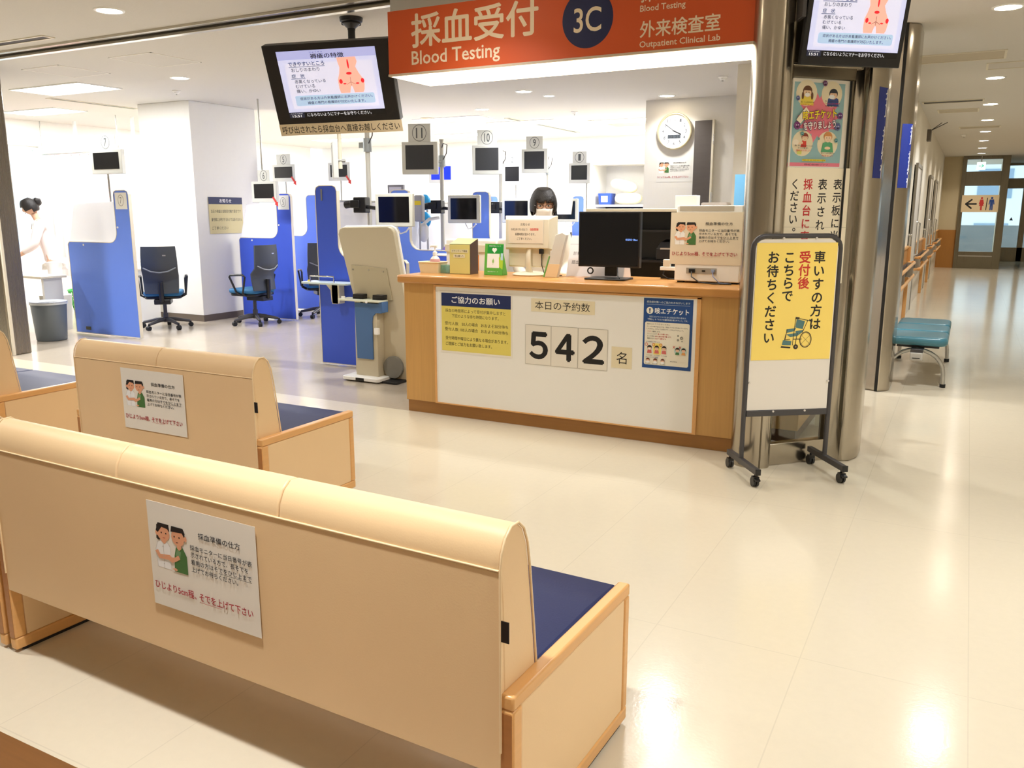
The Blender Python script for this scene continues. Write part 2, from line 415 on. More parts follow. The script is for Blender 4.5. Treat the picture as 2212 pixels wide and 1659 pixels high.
# left wall with three windows in the laboratory half
wl = MB().box(-13.8, -13.6, -4.2, 6.4, 0, CEIL)
wl.box(-13.8, -13.6, 6.4, 15.6, 0, 0.85).box(-13.8, -13.6, 6.4, 15.6, 2.55, CEIL)
for a, b in ((9.0, 9.5), (12.1, 12.6), (15.2, 16.4)): wl.box(-13.8, -13.6, a, b, 0.85, 2.55)
struct('wall_left', wl, M_WALL)
for i, (a, b) in enumerate(((6.4, 9.0), (9.5, 12.1), (12.6, 15.2))):
    f = MB()
    for y0, y1, z0, z1 in ((a, b, 0.85, 0.91), (a, b, 2.49, 2.55), (a, a+0.06, 0.91, 2.49), (b-0.06, b, 0.91, 2.49), ((a+b)/2-0.03, (a+b)/2+0.03, 0.91, 2.49)):
        f.box(-13.72, -13.66, y0, y1, z0, z1)
    o = struct('window_%d' % (i+1), f, M_WHITE)
    MB().box(-13.70, -13.69, a+0.06, b-0.06, 0.91, 2.49).build('window_pane', M_GLASS, o)
# lab back wall with a shelf alcove
wb = MB().box(-13.6, -6.72, 16.0, 16.2, 0, CEIL).box(-5.62, -3.95, 16.0, 16.2, 0, CEIL).box(-6.72, -5.62, 16.0, 16.2, 2.41, CEIL).box(-6.72, -5.62, 16.0, 16.2, 0, 0.6)
wb.box(-6.72, -5.62, 16.75, 16.85, 0.6, 2.41).box(-6.80, -6.72, 16.2, 16.85, 0.6, 2.41).box(-5.62, -5.54, 16.2, 16.85, 0.6, 2.41).box(-6.72, -5.62, 16.2, 16.75, 0.5, 0.6).box(-6.72, -5.62, 16.2, 16.75, 2.41, 2.5)
struct('wall_lab_back', wb, M_WALL)
struct('wall_clock_side', MB().box(-3.95, -2.2, 11.2, 16.2, 0, CEIL), mat('striped_wall_paper', (226, 222, 212), 0.75, noise=0.03, nscale=6, stretch=(30, 30, 0.3)))
struct('wall_corridor_left', MB().box(-2.2, -0.75, 8.95, 26.3, 0, CEIL), M_WALLC)
struct('wall_white_column', MB().box(-10.28, -9.28, 8.29, 9.48, 0, CEIL), M_WALL, 0.006)
struct('baseboard_white_column', MB().box(-10.29, -9.27, 8.28, 9.49, 0.0, 0.09), mat('grey_vinyl_base', (104, 92, 80), 0.5))
# wainscot, skirting and doors along the corridor wall
M_WAIN = wood('corridor_wainscot', (190, 138, 74), 2, 0.4, 0.08)
struct('trim_corridor_wainscot', MB().box(-0.75, -0.735, 8.95, 26.3, 0.62, 1.0), M_WAIN)
struct('trim_corridor_cap', MB().box(-0.75, -0.72, 8.95, 26.3, 1.0, 1.03), M_WOODF, 0.004)
struct('trim_corridor_lower', MB().box(-0.75, -0.738, 8.95, 26.3, 0.0, 0.62), mat('pale_lower_wall', (226, 216, 204), 0.4))
for i, (y, w) in enumerate(((13.4, 1.1), (17.8, 1.0), (20.6, 1.0))):
    d = MB().box(-0.735, -0.712, y, y + w, 0.0, 2.12)
    o = struct('door_%d' % (i+1), d, mat('pale_corridor_door', (206, 200, 190), 0.5), 0.003)
    fr = MB().box(-0.735, -0.700, y-0.05, y, 0, 2.17).box(-0.735, -0.700, y+w, y+w+0.05, 0, 2.17).box(-0.735, -0.700, y, y+w, 2.12, 2.17)
    fr.build('door_frame', mat('grey_door_frame', (150, 144, 134), 0.4), o, bevel=0.003)
    MB().tube([(-0.712, y+w-0.1, 0.85), (-0.665, y+w-0.1, 0.87), (-0.665, y+w-0.1, 1.33), (-0.712, y+w-0.1, 1.35)], 0.014).build('door_handle', M_CHROME, o)
# end wall of the corridor
M_ENDW = mat('end_wall_beige', (206, 192, 160), 0.7, noise=0.02)
struct('wall_corridor_end', MB().box(-0.75, -0.30, 26.2, 26.4, 1.02, CEIL), M_ENDW)
struct('trim_corridor_end', MB().box(-0.75, -0.30, 26.18, 26.4, 0, 1.02), wood('end_wainscot', (176, 122, 58), 2, 0.4, 0.1))
M_FRAME = steel('door_frame_steel', (128, 122, 108), 0.28)
fr = MB().box(-0.30, -0.20, 26.1, 26.35, 0, CEIL).box(0.62, 0.80, 26.1, 26.35, 0, CEIL).box(-0.20, 0.62, 26.1, 26.35, 2.18, 2.55).box(-0.20, 0.62, 26.1, 26.35, 2.86, CEIL).box(-0.20, 0.62, 26.1, 26.35, 0.0, 0.45)
o = struct('door_4', fr, M_FRAME, 0.004)
MB().box(-0.20, 0.62, 26.22, 26.23, 0.45, 2.18).box(-0.20, 0.62, 26.22, 26.23, 2.55, 2.86).build('door_glass', M_GLASS, o)
MB().box(-0.19, 0.61, 26.09, 26.1, 0.32, 0.345).build('kick_plate_edge', M_ALU, o)
struct('wall_end_return', MB().box(0.70, 0.80, 26.35, 30.6, 0, CEIL), M_ENDW)
f2 = MB().box(0.80, 0.90, 30.5, 30.7, 0, CEIL).box(1.35, 1.50, 30.5, 30.7, 0, CEIL).box(2.58, 2.7, 30.5, 30.7, 0, CEIL).box(0.9, 2.58, 30.5, 30.7, 2.2, 2.5).box(0.9, 2.58, 30.5, 30.7, 0, 0.42).box(0.9, 2.58, 30.5, 30.7, 2.88, CEIL)
o = struct('door_5', f2, M_FRAME, 0.004)
MB().box(0.9, 2.58, 30.58, 30.59, 0.42, 2.2).box(0.9, 2.58, 30.58, 30.59, 2.5, 2.88).build('door_glass', M_GLASS, o)
for x in (1.12, 1.62):
    t = MB().prism([(x-0.05, 1.24), (x+0.05, 1.24), (x, 1.34)], 0, 0.002, M=Matrix.Translation((0, 30.575, 0)) @ MXZ)
    t.build('collision_mark', mat('mark_grey', (90, 96, 110), 0.5), o)
# outdoors beyond the doors
struct('floor_balcony', MB().box(-3.5, 6, 31.0, 33.2, -0.2, -0.02), mat('balcony_concrete', (170, 170, 168), 0.8, noise=0.05))
struct('wall_balcony_parapet', MB().box(-3.5, 6, 33.2, 33.4, -0.2, 1.05), mat('parapet_concrete', (148, 160, 166), 0.85, noise=0.10, nscale=2))
nb = MB().box(-16, 22, 52, 60, -12, 9)
b = nb.build('neighbouring_building', mat('pale_render', (216, 226, 232), 0.8, noise=0.02)); tag(b, 'pale building seen beyond the glass doors at the corridor end', 'building')
for r_ in range(-2, 4):
    for c_ in range(8):
        MB().box(-10+c_*3.4, -8.4+c_*3.4, 51.95, 52.02, r_*2.8-0.6, r_*2.8+0.9).build('window', mat('blue_grey_window', (132, 160, 184), 0.2), b)
# ceiling track between hall and laboratory
struct('trim_ceiling_track', MB().box(-13.6, -1.15, 5.02, 5.075, CEIL-0.02, CEIL).box(-13.6, -1.15, 5.115, 5.17, CEIL-0.045, CEIL), steel('track_steel', (200, 194, 182), 0.22, 0), 0.002)
struct('trim_track_slot', MB().box(-13.6, -1.15, 5.075, 5.115, CEIL-0.004, CEIL), M_RUBBER)

# ---------------------------------------------------------------- lamps in the ceiling
M_DIFF = mat('downlight_diffuser', (255, 240, 215), 0.5, emit=(255, 238, 212), estr=45)
M_DIFFW = mat('cool_diffuser', (255, 252, 248), 0.5, emit=(255, 252, 248), estr=12)
_dl = None
def area(name, parent, loc, size, power, col, shape='DISK', sy=None, spread=180):
    d = bpy.data.lights.new(name, 'AREA'); d.shape = shape; d.size = size; d.energy = power; d.color = col
    if sy: d.size_y = sy
    d.spread = R(spread)
    o = bpy.data.objects.new(name, d); COL.objects.link(o); o.parent = parent; o.location = loc
    return o
def downlight(x, y, label, power, col, group=None, r=0.085):
    t = thing('ceiling_downlight', label, 'ceiling lamp', (x, y, CEIL), 0, group)
    MB().lathe([(r, -0.002), (r+0.004, -0.008), (r+0.020, -0.007), (r+0.024, 0.0), (r, 0.0)], n=32).build('trim_ring', M_WHITE, t)
    MB().cyl((0,0,-0.006), (0,0,-0.001), r, n=32).build('diffuser', M_DIFF if col == WARM else M_DIFFW, t)
    area('lamp', t, (0, 0, -0.012), r*1.9, power, col, spread=125)
    return t
downlight(-5.72, 4.44, 'round downlight in the hall ceiling above the benches, upper left', P_WAIT*.8, WARM)
WL = [(-2.85,4.35,.42),(0.3,3.7,.75),(-8.6,4.4,2.3),(-4.3,1.1,1.15),(-1.45,1.1,1.4),(1.4,1.1,.9),(1.8,3.8,1.0),(-7.2,1.1,1),(-1.45,-1.6,.12),(1.4,-1.6,1.1),(-11.2,4.4,1.5)]  # unseen lamps, some added to brighten the sign stand and bench back
for x, y, f_ in WL: downlight(x, y, 'unseen round warm downlight over the waiting area', P_WAIT*f_, WARM, 'unseen hall downlights overhead')
CY = [7.42, 11.12, 13.75, 16.04, 18.29, 20.6, 22.9, 24.9]
CN = ['nearest', 'second', 'third', 'fourth', 'fifth', 'sixth', 'seventh', 'farthest']
for i, y in enumerate(CY): downlight(0.1, y, 'round downlight in the corridor ceiling, %s from the camera in its row' % CN[i], P_CORR*(1 if i < 3 else .7), WARM if i < 4 else (1.0, 0.9, 0.76), 'corridor downlights')
downlight(-7.84, 6.91, 'round downlight left of the hanging television, over the blue partitions', P_LAB, WARM)
downlight(-4.98, 9.64, 'round downlight below the orange sign, larger of a close pair', P_LAB, WHITE)
downlight(-4.88, 10.15, 'small round downlight just right of the larger one', P_LAB*0.4, WHITE, r=0.055)
downlight(-6.36, 11.0, 'round downlight under the left end of the orange sign', P_LAB, WHITE)
downlight(-3.55, 10.85, 'round downlight directly above the wall clock', P_LAB*.45, WHITE)
downlight(-2.05, 6.6, 'round downlight above the reception counter behind the sign', P_LAB*1.3, WARM)
downlight(-4.9, 6.6, 'round downlight behind the sign beside the television mount', P_LAB, WARM)
downlight(-1.5, 7.6, 'round downlight behind the steel column over reception', P_LAB, WARM)
def troffer(x, y, w, l, label, power, group=None):
    t = thing('ceiling_light_panel', label, 'ceiling lamp', (x, y, CEIL), 0, group)
    f = MB().box(-w/2-0.02, w/2+0.02, -l/2-0.02, -l/2, -0.012, 0).box(-w/2-0.02, w/2+0.02, l/2, l/2+0.02, -0.012, 0).box(-w/2-0.02, -w/2, -l/2, l/2, -0.012, 0).box(w/2, w/2+0.02, -l/2, l/2, -0.012, 0)
    f.build('frame', M_WHITE, t)
    MB().box(-w/2, w/2, -l/2, l/2, -0.008, -0.002).build('diffuser', M_DIFFW, t)
    area('lamp', t, (0, 0, -0.014), w, power, WHITE, 'RECTANGLE', l)
    return t
troffer(-9.75, 6.86, 1.25, 0.55, 'bright rectangular light panel over the left blue partitions', P_TROF)
for i, (x, y) in enumerate(((-12.2, 8.2), (-12.0, 11.0), (-9.8, 11.6), (-7.4, 11.9), (-11.5, 14.2), (-8.6, 14.4), (-6.6, 12.9), (-5.0, 13.4), (-4.8, 15.2))):  # light panels added to brighten the deep laboratory, no fittings visible there
    troffer(x, y, 1.2, 0.5, 'added rectangular light panel in the overexposed laboratory ceiling', P_TROF, 'added light panels deep in the laboratory')

# ceiling fittings
def slot_vent(name, x0, y0, x1, y1, label, dark=(60, 54, 46), w=None):
    t = thing(name, label, 'ceiling vent', ((x0+x1)/2, (y0+y1)/2, CEIL)); hx, hy = abs(x1-x0)/2, abs(y1-y0)/2
    MB().box(-hx-.02, hx+.02, -hy-.02, -hy, -.008, 0).box(-hx-.02, hx+.02, hy, hy+.02, -.008, 0).box(-hx-.02, -hx, -hy, hy, -.008, 0).box(hx, hx+.02, -hy, hy, -.008, 0).build('frame', M_IVORY, t)
    MB().box(-hx, hx, -hy, hy, -.004, -.001).build('grille', mat('vent_dark_%d' % dark[0], dark, 0.6), t)
    return t
slot_vent('ceiling_vent', -8.1, 4.78, -7.02, 4.86, 'narrow slot vent in the hall ceiling at the far left')
slot_vent('ceiling_vent', -6.62, 12.2, -6.55, 14.9, 'dark slot diffuser in the laboratory ceiling left of the clock', (96, 100, 90))
slot_vent('ceiling_vent', -10.75, 7.3, -10.66, 8.6, 'dark slot diffuser by the light panel, left of the white column', (100, 108, 96))
slot_vent('ceiling_vent', -5.55, 13.7, -5.0, 14.2, 'square grey ceiling grille above the shelf alcove', (178, 176, 166))
slot_vent('ceiling_vent', -0.62, 9.3, 0.14, 9.75, 'wide louvred ceiling grille at the corridor mouth', (196, 184, 160))
slot_vent('ceiling_vent', 0.02, 10.05, 1.3, 10.45, 'bright slot vent beside the corridor downlights', (206, 200, 190))
slot_vent('ceiling_vent', -0.7, 13.1, 0.0, 13.3, 'dark slot vent across the corridor ceiling', (50, 46, 40))
slot_vent('ceiling_vent', -0.55, 14.2, -0.05, 14.6, 'pale louvred grille farther along the corridor ceiling', (190, 180, 158))
slot_vent('ceiling_vent', -0.3, 17.2, 0.3, 17.5, 'small square hatch deep in the corridor ceiling', (184, 174, 152))
def hatch(x, y, label):
    t = thing('ceiling_hatch', label, 'hatch', (x, y, CEIL))
    s = 0.30; MB().box(-s, s, -s, -s+.015, -.004, 0).box(-s, s, s-.015, s, -.004, 0).box(-s, -s+.015, -s, s, -.004, 0).box(s-.015, s, -s, s, -.004, 0).build('frame', mat('hatch_frame', (240, 236, 226), 0.5), t)
    MB().box(-s+.015, s-.015, -s+.015, s-.015, -.002, -.0005).build('hatch_panel', M_CEIL, t)
hatch(-7.15, 6.02, 'square access hatch outline in the ceiling, nearer the television')
hatch(-8.55, 6.05, 'square access hatch outline in the ceiling, farther left')
def detector(x, y, label):
    t = thing('smoke_detector', label, 'smoke detector', (x, y, CEIL))
    MB().lathe([(0.05, 0), (0.05, -0.012), (0.034, -0.02), (0.030, -0.036), (0.012, -0.042), (0, -0.042)], n=20).build('detector_body', M_WHITE, t)
    MB().lathe([(0.013, -0.040), (0.011, -0.052), (0, -0.053)], n=12).build('sensor_tip', M_ALU, t)
detector(-8.7, 7.6, 'small ceiling detector by the white column')
detector(-2.53, 9.64, 'small ceiling detector right of the clock, above the wall edge')
detector(-5.3, 11.9, 'small ceiling detector behind the close pair of downlights')
detector(-0.25, 18.9, 'small detector beside the fifth corridor downlight')
t = thing('ceiling_speaker', 'flat round speaker in the ceiling beside the downlights', 'speaker', (-7.7, 11.6, CEIL)); MB().lathe([(0.11, 0), (0.11, -0.006), (0.0, -0.010)], n=24).build('grille', mat('speaker_cloth', (200, 190, 165), 0.8), t)

# ---------------------------------------------------------------- stainless shutter columns
t = thing('steel_pillar', 'brushed stainless pillar at the far left edge of the picture', 'pillar', (-9.27, 5.42, 0))
MB().box(-0.7, 0.42, -0.13, 0.10, 0, CEIL).build('pillar_casing', steel('grey_stainless', (132, 124, 112), .26), t, bevel=0.012)
MB().box(0.422, 0.445, -0.12, -0.09, 0.0, 1.74).build('edge_board', M_EDGE, t, bevel=0.004)
s = Sheet(0.28, 0.20, M_PAPER); s.ring((90, 86, 78), 0.13, 0.10, 0.085, 0.085, 0.008); s.text('8', 0.10, 0.055, 0.16, 0.145, (90, 86, 78))
o = s.put('number_card', None, (-9.17, 5.289, 1.59), wallrot()); tag(o, 'pale card with circled 8 fixed on the left steel pillar', 'number card')
# corner display between two half-round columns
t = thing('steel_column', 'large rounded stainless column at the right end of the counter', 'column', (-1.07, 5.10, 0))
pts = [(-0.06,-0.10),(0.06,-0.15),(0.10,-0.155),(0.145,-0.108),(0.175,-0.05),(0.16,0.02),(0.05,0.14),(-0.05,0.14)]
ca = [(0.035+0.13*math.cos(R(185+138*i/18)), -0.045+0.13*math.sin(R(185+138*i/18))) for i in range(19)]
ca += [(0.144, -0.10), (0.140, -0.04), (0.10, 0.02), (0.06, 0.075), (-0.04, 0.07), (-0.08, 0.0)]
MB().prism(ca, 0, CEIL, sm=True).build('column_casing', M_STEEL, t)
d = Vector((0.68, 0.733, 0)).normalized()
MB().cyl((0.101, -0.157, 0.002), (0.101, -0.157, CEIL-0.002), 0.005, n=8).build('joint_strip', M_STEELD, t)
t = thing('steel_column', 'stainless column with a blue side sign, right of the poster glass', 'column', (-0.55, 5.45, 0))
MB().prism([(-0.10,-0.115),(-0.05,-0.10),(-0.015,-0.12),(0.032,-0.092),(0.064,-0.008),(0.069,0.02),(0.070,0.05),(0.07,0.17),(-0.14,0.17),(-0.14,-0.06)], 0, 2.93).build('column_casing', M_STEEL, t, bevel=0.01)
MB().cyl((0.012, -0.093, 0.002), (0.012, -0.093, 2.9), 0.006, n=8).build('joint_strip', M_STEELD, t)
t = thing('steel_column', 'stainless column with a blue side sign, farther along the corridor', 'column', (-0.60, 7.85, 0))
MB().prism([(-0.16,-0.10),(-0.02,-0.17),(0.035,-0.20),(0.055,-0.19),(0.105,-0.15),(0.122,-0.11),(0.126,-0.06),(0.126,0.25),(-0.16,0.25)], 0, CEIL).build('column_casing', M_STEEL, t, bevel=0.012)
MB().box(0.015, 0.04, -0.206, -0.18, 0.003, CEIL-0.003).build('joint_strip', M_RUBBER, t)
for (x, y0, ang, u0, nm) in ((-0.5165, 5.360, 69.0, .085, 'near the poster glass'), (-0.546, 7.659, 38.6, .055, 'on the farther steel column')):
    s = Sheet(0.20, 0.50, flat((22, 44, 132))); s.vtext('採血・採尿受付', 0.125, 0.485, 0.082, 0.067, (240, 240, 240), 0.02); s.bend(u0, .07)
    o = s.put('vertical_sign', None, (x, y0, 1.69), Euler((PI/2, 0, R(ang))))
    tag(o, 'dark blue vertical blood and urine test sign ' + nm, 'sign')
# the glass case: header, lit glass, kick plate, mullions, in a frame turned by 45 degrees
GA = R(47.2); GL = 0.437
t = thing('poster_glass_case', 'glass panel in a stainless frame set across the corner between the columns', 'glass panel', (-0.944, 5.012, 0), GA)
MB().box(0.0, GL+0.0, 0.0, 0.06, 0.0, 0.135).build('kick_plate', M_STEEL, t, bevel=0.004)
MB().box(-0.03, GL+0.10, 0.0, 0.09, 2.225, 2.95).build('header', M_STEELD, t, bevel=0.006)
MB().box(-0.03, GL+0.10, -0.02, 0.10, 2.285, 2.30).build('header_ledge', M_STEEL, t, bevel=0.003)
MB().box(0.0, 0.025, 0.0, 0.05, 0.135, 2.225).box(GL-0.03, GL, 0.0, 0.05, 0.135, 2.225).build('mullion', M_STEELD, t, bevel=0.003)
MB().box(0.025, GL-0.03, 0.018, 0.026, 0.135, 2.225).build('glass', M_GLASS, t)
MB().cyl((0.405, -0.012, 1.12), (0.405, -0.012, 2.22), 0.006, n=8).build('glass_seal', M_RUBBER, t)
# ---------------------------------------------------------------- reception counter
cx0, cx1 = -3.69, -1.165
t = thing('reception_counter', 'oak reception counter with white front board, under the orange sign', 'counter', ((cx0+cx1)/2, 5.5, 0))
h = (cx1-cx0)/2
b = MB().box(-h, h, -0.30, 0.32, 0.09, 0.983)
b.build('body', M_COUNTERW, t, bevel=0.003)
MB().box(-h+0.01, h, -0.29, 0.30, 0.0, 0.09).build('plinth', wood('oak_plinth', (160, 112, 56), 0, 0.4, 0.12), t)
MB().prism(rrect(-h-0.045, h, -0.335, 0.36, 0.02, corners=(1,0,0,1)), 0.983, 1.04).build('worktop', M_COUNTERT, t, bevel=0.012)
MB().box(-3.405+ (0-(cx0+cx1)/2), -1.455-(cx0+cx1)/2, -0.306, -0.300, 0.10, 0.965).build('white_board', mat('white_front_board', (246, 244, 238), 0.35), t)
e = (cx0+cx1)/2
MB().box(-1.455-e, -1.43-e, -0.312, -0.300, 0.10, 0.975).box(-3.42-e, -1.43-e, -0.312, -0.300, 0.965, 0.978).box(-3.42-e, -1.43-e, -0.312, -0.300, 0.092, 0.10).box(-3.42-e, -3.405-e, -0.312, -0.300, 0.10, 0.965).build('board_frame', M_WOODF, t)
t = thing('return_counter', 'oak side unit of the reception desk seen low through the corner glass', 'counter', (-1.0, 6.4, 0))
MB().box(-.13, .13, -.78, .80, .085, .96).build('body', M_COUNTERW, t, bevel=.003)
MB().box(-.12, .115, -.77, .79, 0, .085).build('plinth', mat('dark_oak_plinth', (96, 60, 30), .4), t)
MB().box(-.14, .14, -.79, .81, .96, .99).build('worktop', M_COUNTERT, t, bevel=.006)
MB().box(-.065, -.04, -.786, -.78, .085, .96).build('panel_joint', wood('oak_joint_strip', (170, 122, 62), 2, .4, .1), t)
t = thing('swing_gate', 'pale low gate with a wooden post and slanting rail behind the corner glass', 'gate', (-.74, 6.2, 0))
MB().box(-.10, -.06, -.02, .02, .12, .96).build('gate_post', M_COUNTERW, t, bevel=.004)
MB().box(-.06, .10, -.008, .008, .16, .90).build('gate_panel', M_WHITE, t)
MB().tube([(-.055, -.02, .12), (.10, -.02, .55)], .022, 10).build('slanting_rail', M_WOODF, t)
MB().box(-.10, .10, -.03, .03, 0, .12).build('gate_foot', M_IVORY, t)

YF = 5.1935
# notice: request for cooperation
s = Sheet(0.60, 0.455, M_PAPER)
s.rect((232, 216, 108), 0.012, 0.015, 0.588, 0.44); s.rect((24, 42, 92), 0.012, 0.345, 0.588, 0.44)
s.text('ご協力のお願い', 0.10, 0.368, 0.50, 0.418, (245, 245, 245), 0.02)
for tx, a, b_, v in (('採血の時間帯によって受付が集中しますと', .045, .545, .300), ('下記のような待ち時間になります。', .10, .49, .262), ('受付人数', .04, .155, .205), ('50人の場合', .185, .32, .205), ('おおよそ30分待ち', .345, .565, .205), ('受付人数', .04, .155, .163), ('100人の場合', .17, .32, .163), ('おおよそ60分待ち', .345, .565, .163), ('受付時間や曜日により異なる場合があります。', .045, .565, .098), ('ご理解とご協力をお願い致します。', .045, .435, .056)):
    s.text(tx, a, v, b_, v+0.026, (52, 50, 40), 0.006)
o = s.put('cooperation_notice', None, (-3.367, YF, 0.483), wallrot()); tag(o, 'yellow laminated notice with dark blue heading on the counter front', 'notice')
s = Sheet(0.475, 0.09, mat('cream_strip', (236, 224, 190), 0.6)); s.text('本日の予約数', 0.03, 0.017, 0.44, 0.074, (24, 22, 20), 0.004)
o = s.put('caption_strip', None, (-2.62, YF, 0.826), wallrot()); tag(o, 'cream caption strip above the three large digits on the counter', 'sign')
for ch, x, w, wh in (('５', -2.663, 0.197, 'leftmost'), ('４', -2.464, 0.199, 'middle'), ('２', -2.262, 0.213, 'rightmost')):
    s = Sheet(w, 0.277, M_PAPER); s.text(ch, 0.030, 0.038, w-0.022, 0.232, (16, 16, 18), 0.045)
    for (p, q) in (((0, 0), (w, 0)), ((w, 0), (w, 0.277)), ((w, 0.277), (0, 0.277)), ((0, 0.277), (0, 0))): s.line((186, 180, 166), p, q, 0.003)
    o = s.put('digit_card', None, (x, YF, 0.455), wallrot()); tag(o, '%s white card of the three large black digits on the counter front' % wh, 'number card')
s = Sheet(0.144, 0.143, mat('cream_strip')); s.text('名', 0.036, 0.030, 0.108, 0.110, (24, 22, 20), 0.004)
o = s.put('counter_word_card', None, (-2.02, YF, 0.482), wallrot()); tag(o, 'small cream card with one character right of the digits', 'sign')

def face(s, u, v, r, hair=(40, 28, 24), skin=(240, 200, 170), mask=False):
    s.oval(hair, u, v+r*0.18, r*1.12, r*1.05); s.oval(skin, u, v-r*0.12, r*0.92, r*0.88); s.poly(hair, [(u-r*0.95, v+r*0.3), (u+r*0.95, v+r*0.3), (u+r*0.6, v+r*0.95), (u-r*0.6, v+r*0.95)])
    s.oval((40, 30, 30), u-r*0.35, v-r*0.05, r*0.09); s.oval((40, 30, 30), u+r*0.35, v-r*0.05, r*0.09)
    if mask: s.oval((250, 250, 250), u, v-r*0.52, r*0.6, r*0.36)
    else: s.line((190, 90, 80), (u-r*0.15, v-r*0.5), (u+r*0.15, v-r*0.5), r*0.07)
# notice: cough etiquette, blue
s = Sheet(0.325, 0.455, flat((26, 74, 140)))
s.text('感染症対策へのご協力をおねがいします', 0.02, 0.424, 0.305, 0.438, (220, 232, 240), 0.01); s.line((220, 230, 240), (0.02, 0.415), (0.305, 0.415), 0.0015)
s.oval((244, 240, 226), 0.042, 0.375, 0.023); s.text('!', 0.037, 0.360, 0.047, 0.390, (26, 60, 110), 0.04)
s.text('咳エチケット', 0.075, 0.355, 0.300, 0.395, (250, 250, 250), 0.03)
s.text('新型コロナウイルスを含む感染症対策の基本は、', 0.04, 0.330, 0.285, 0.342, (200, 216, 232), 0.01)
s.text('「手洗い」や「マスクの着用を含む咳エチケット」です。', 0.03, 0.313, 0.295, 0.325, (230, 238, 244), 0.02)
s.rect((240, 234, 216), 0.012, 0.022, 0.308, 0.302, r=0.012)
for v, tx, a, b_ in ((.284, '他の人にうつさないために', .026, .18), (.267, 'くしゃみや咳が出るときは、飛沫にウイルスを含んでいるかも', .026, .295), (.252, 'しれません。次のような咳エチケットを心がけましょう。', .026, .27)): s.text(tx, a, v, b_, v+.010, (70, 66, 60), 0.01)
for k, (v, a1, a2) in enumerate(((.235, 'マスク', 'を着用します。'), (.220, 'ティッシュなどで', '鼻と口を覆います。'), (.205, 'とっさの時は', '袖や上着の内側で覆います。'), (.190, '周囲の人から', 'なるべく離れます。'))):
    c1 = (190, 50, 50) if k == 0 else (90, 86, 80); c2 = (90, 86, 80) if k == 0 else (190, 50, 50)
    s.text(a1, .030, v, .030+.011*len(a1)*0.75, v+.010, c1, 0.01); s.text(a2, .034+.011*len(a1)*0.75, v, .034+.011*(len(a1)+len(a2))*0.75, v+.010, c2, 0.02)
for u, v, r in ((.235, .222, .006), (.258, .208, .010), (.235, .195, .007), (.262, .188, .005)): s.oval((130, 126, 116), u, v, r); s.oval((190, 186, 170), u, v, r*0.5)
s.text('3つの咳エチケット', .024, .168, .115, .178, (40, 80, 130), 0.01)
s.poly((244, 226, 120), [(.075, .092), (.125, .092), (.130, .165), (.070, .165)])
for k, u in enumerate((.048, .097, .146)):
    s.poly((214, 110, 104), [(u-.016, .098), (u+.016, .098), (u+.012, .120), (u-.012, .120)]); face(s, u, .133, .014, mask=(k == 0)); s.ring((220, 90, 60), u-.022, .155, .010, .010, .003, to='I')
    s.text('マスクを着用', u-.020, .082, u+.020, .088, (80, 76, 70), 0.01)
for u, c in ((.235, (70, 130, 80)), (.275, (226, 160, 90))):
    s.oval((196, 220, 214), u, .125, .022, .024); s.poly(c, [(u-.014, .100), (u+.014, .100), (u+.010, .116), (u-.010, .116)]); face(s, u, .130, .013)
    s.line((190, 40, 40), (u-.030, .140), (u-.018, .155), .003); s.line((190, 40, 40), (u-.018, .140), (u-.030, .155), .003)
s.text('正しいマスクの着用', .024, .068, .108, .077, (40, 80, 130), 0.01)
for u in (.040, .090, .140): face(s, u, .052, .012, hair=(110, 52, 34)); s.oval((250, 250, 250), u, .040, .012, .008); s.text('鼻と口を覆う', u-.018, .028, u+.018, .033, (80, 76, 70), 0.01)
s.text('厚生労働省', .190, .050, .235, .057, (60, 60, 60), 0.01)
o = s.put('cough_etiquette_notice', None, (-1.805, YF, 0.503), wallrot()); tag(o, 'blue cough etiquette poster at the right end of the counter front', 'poster')

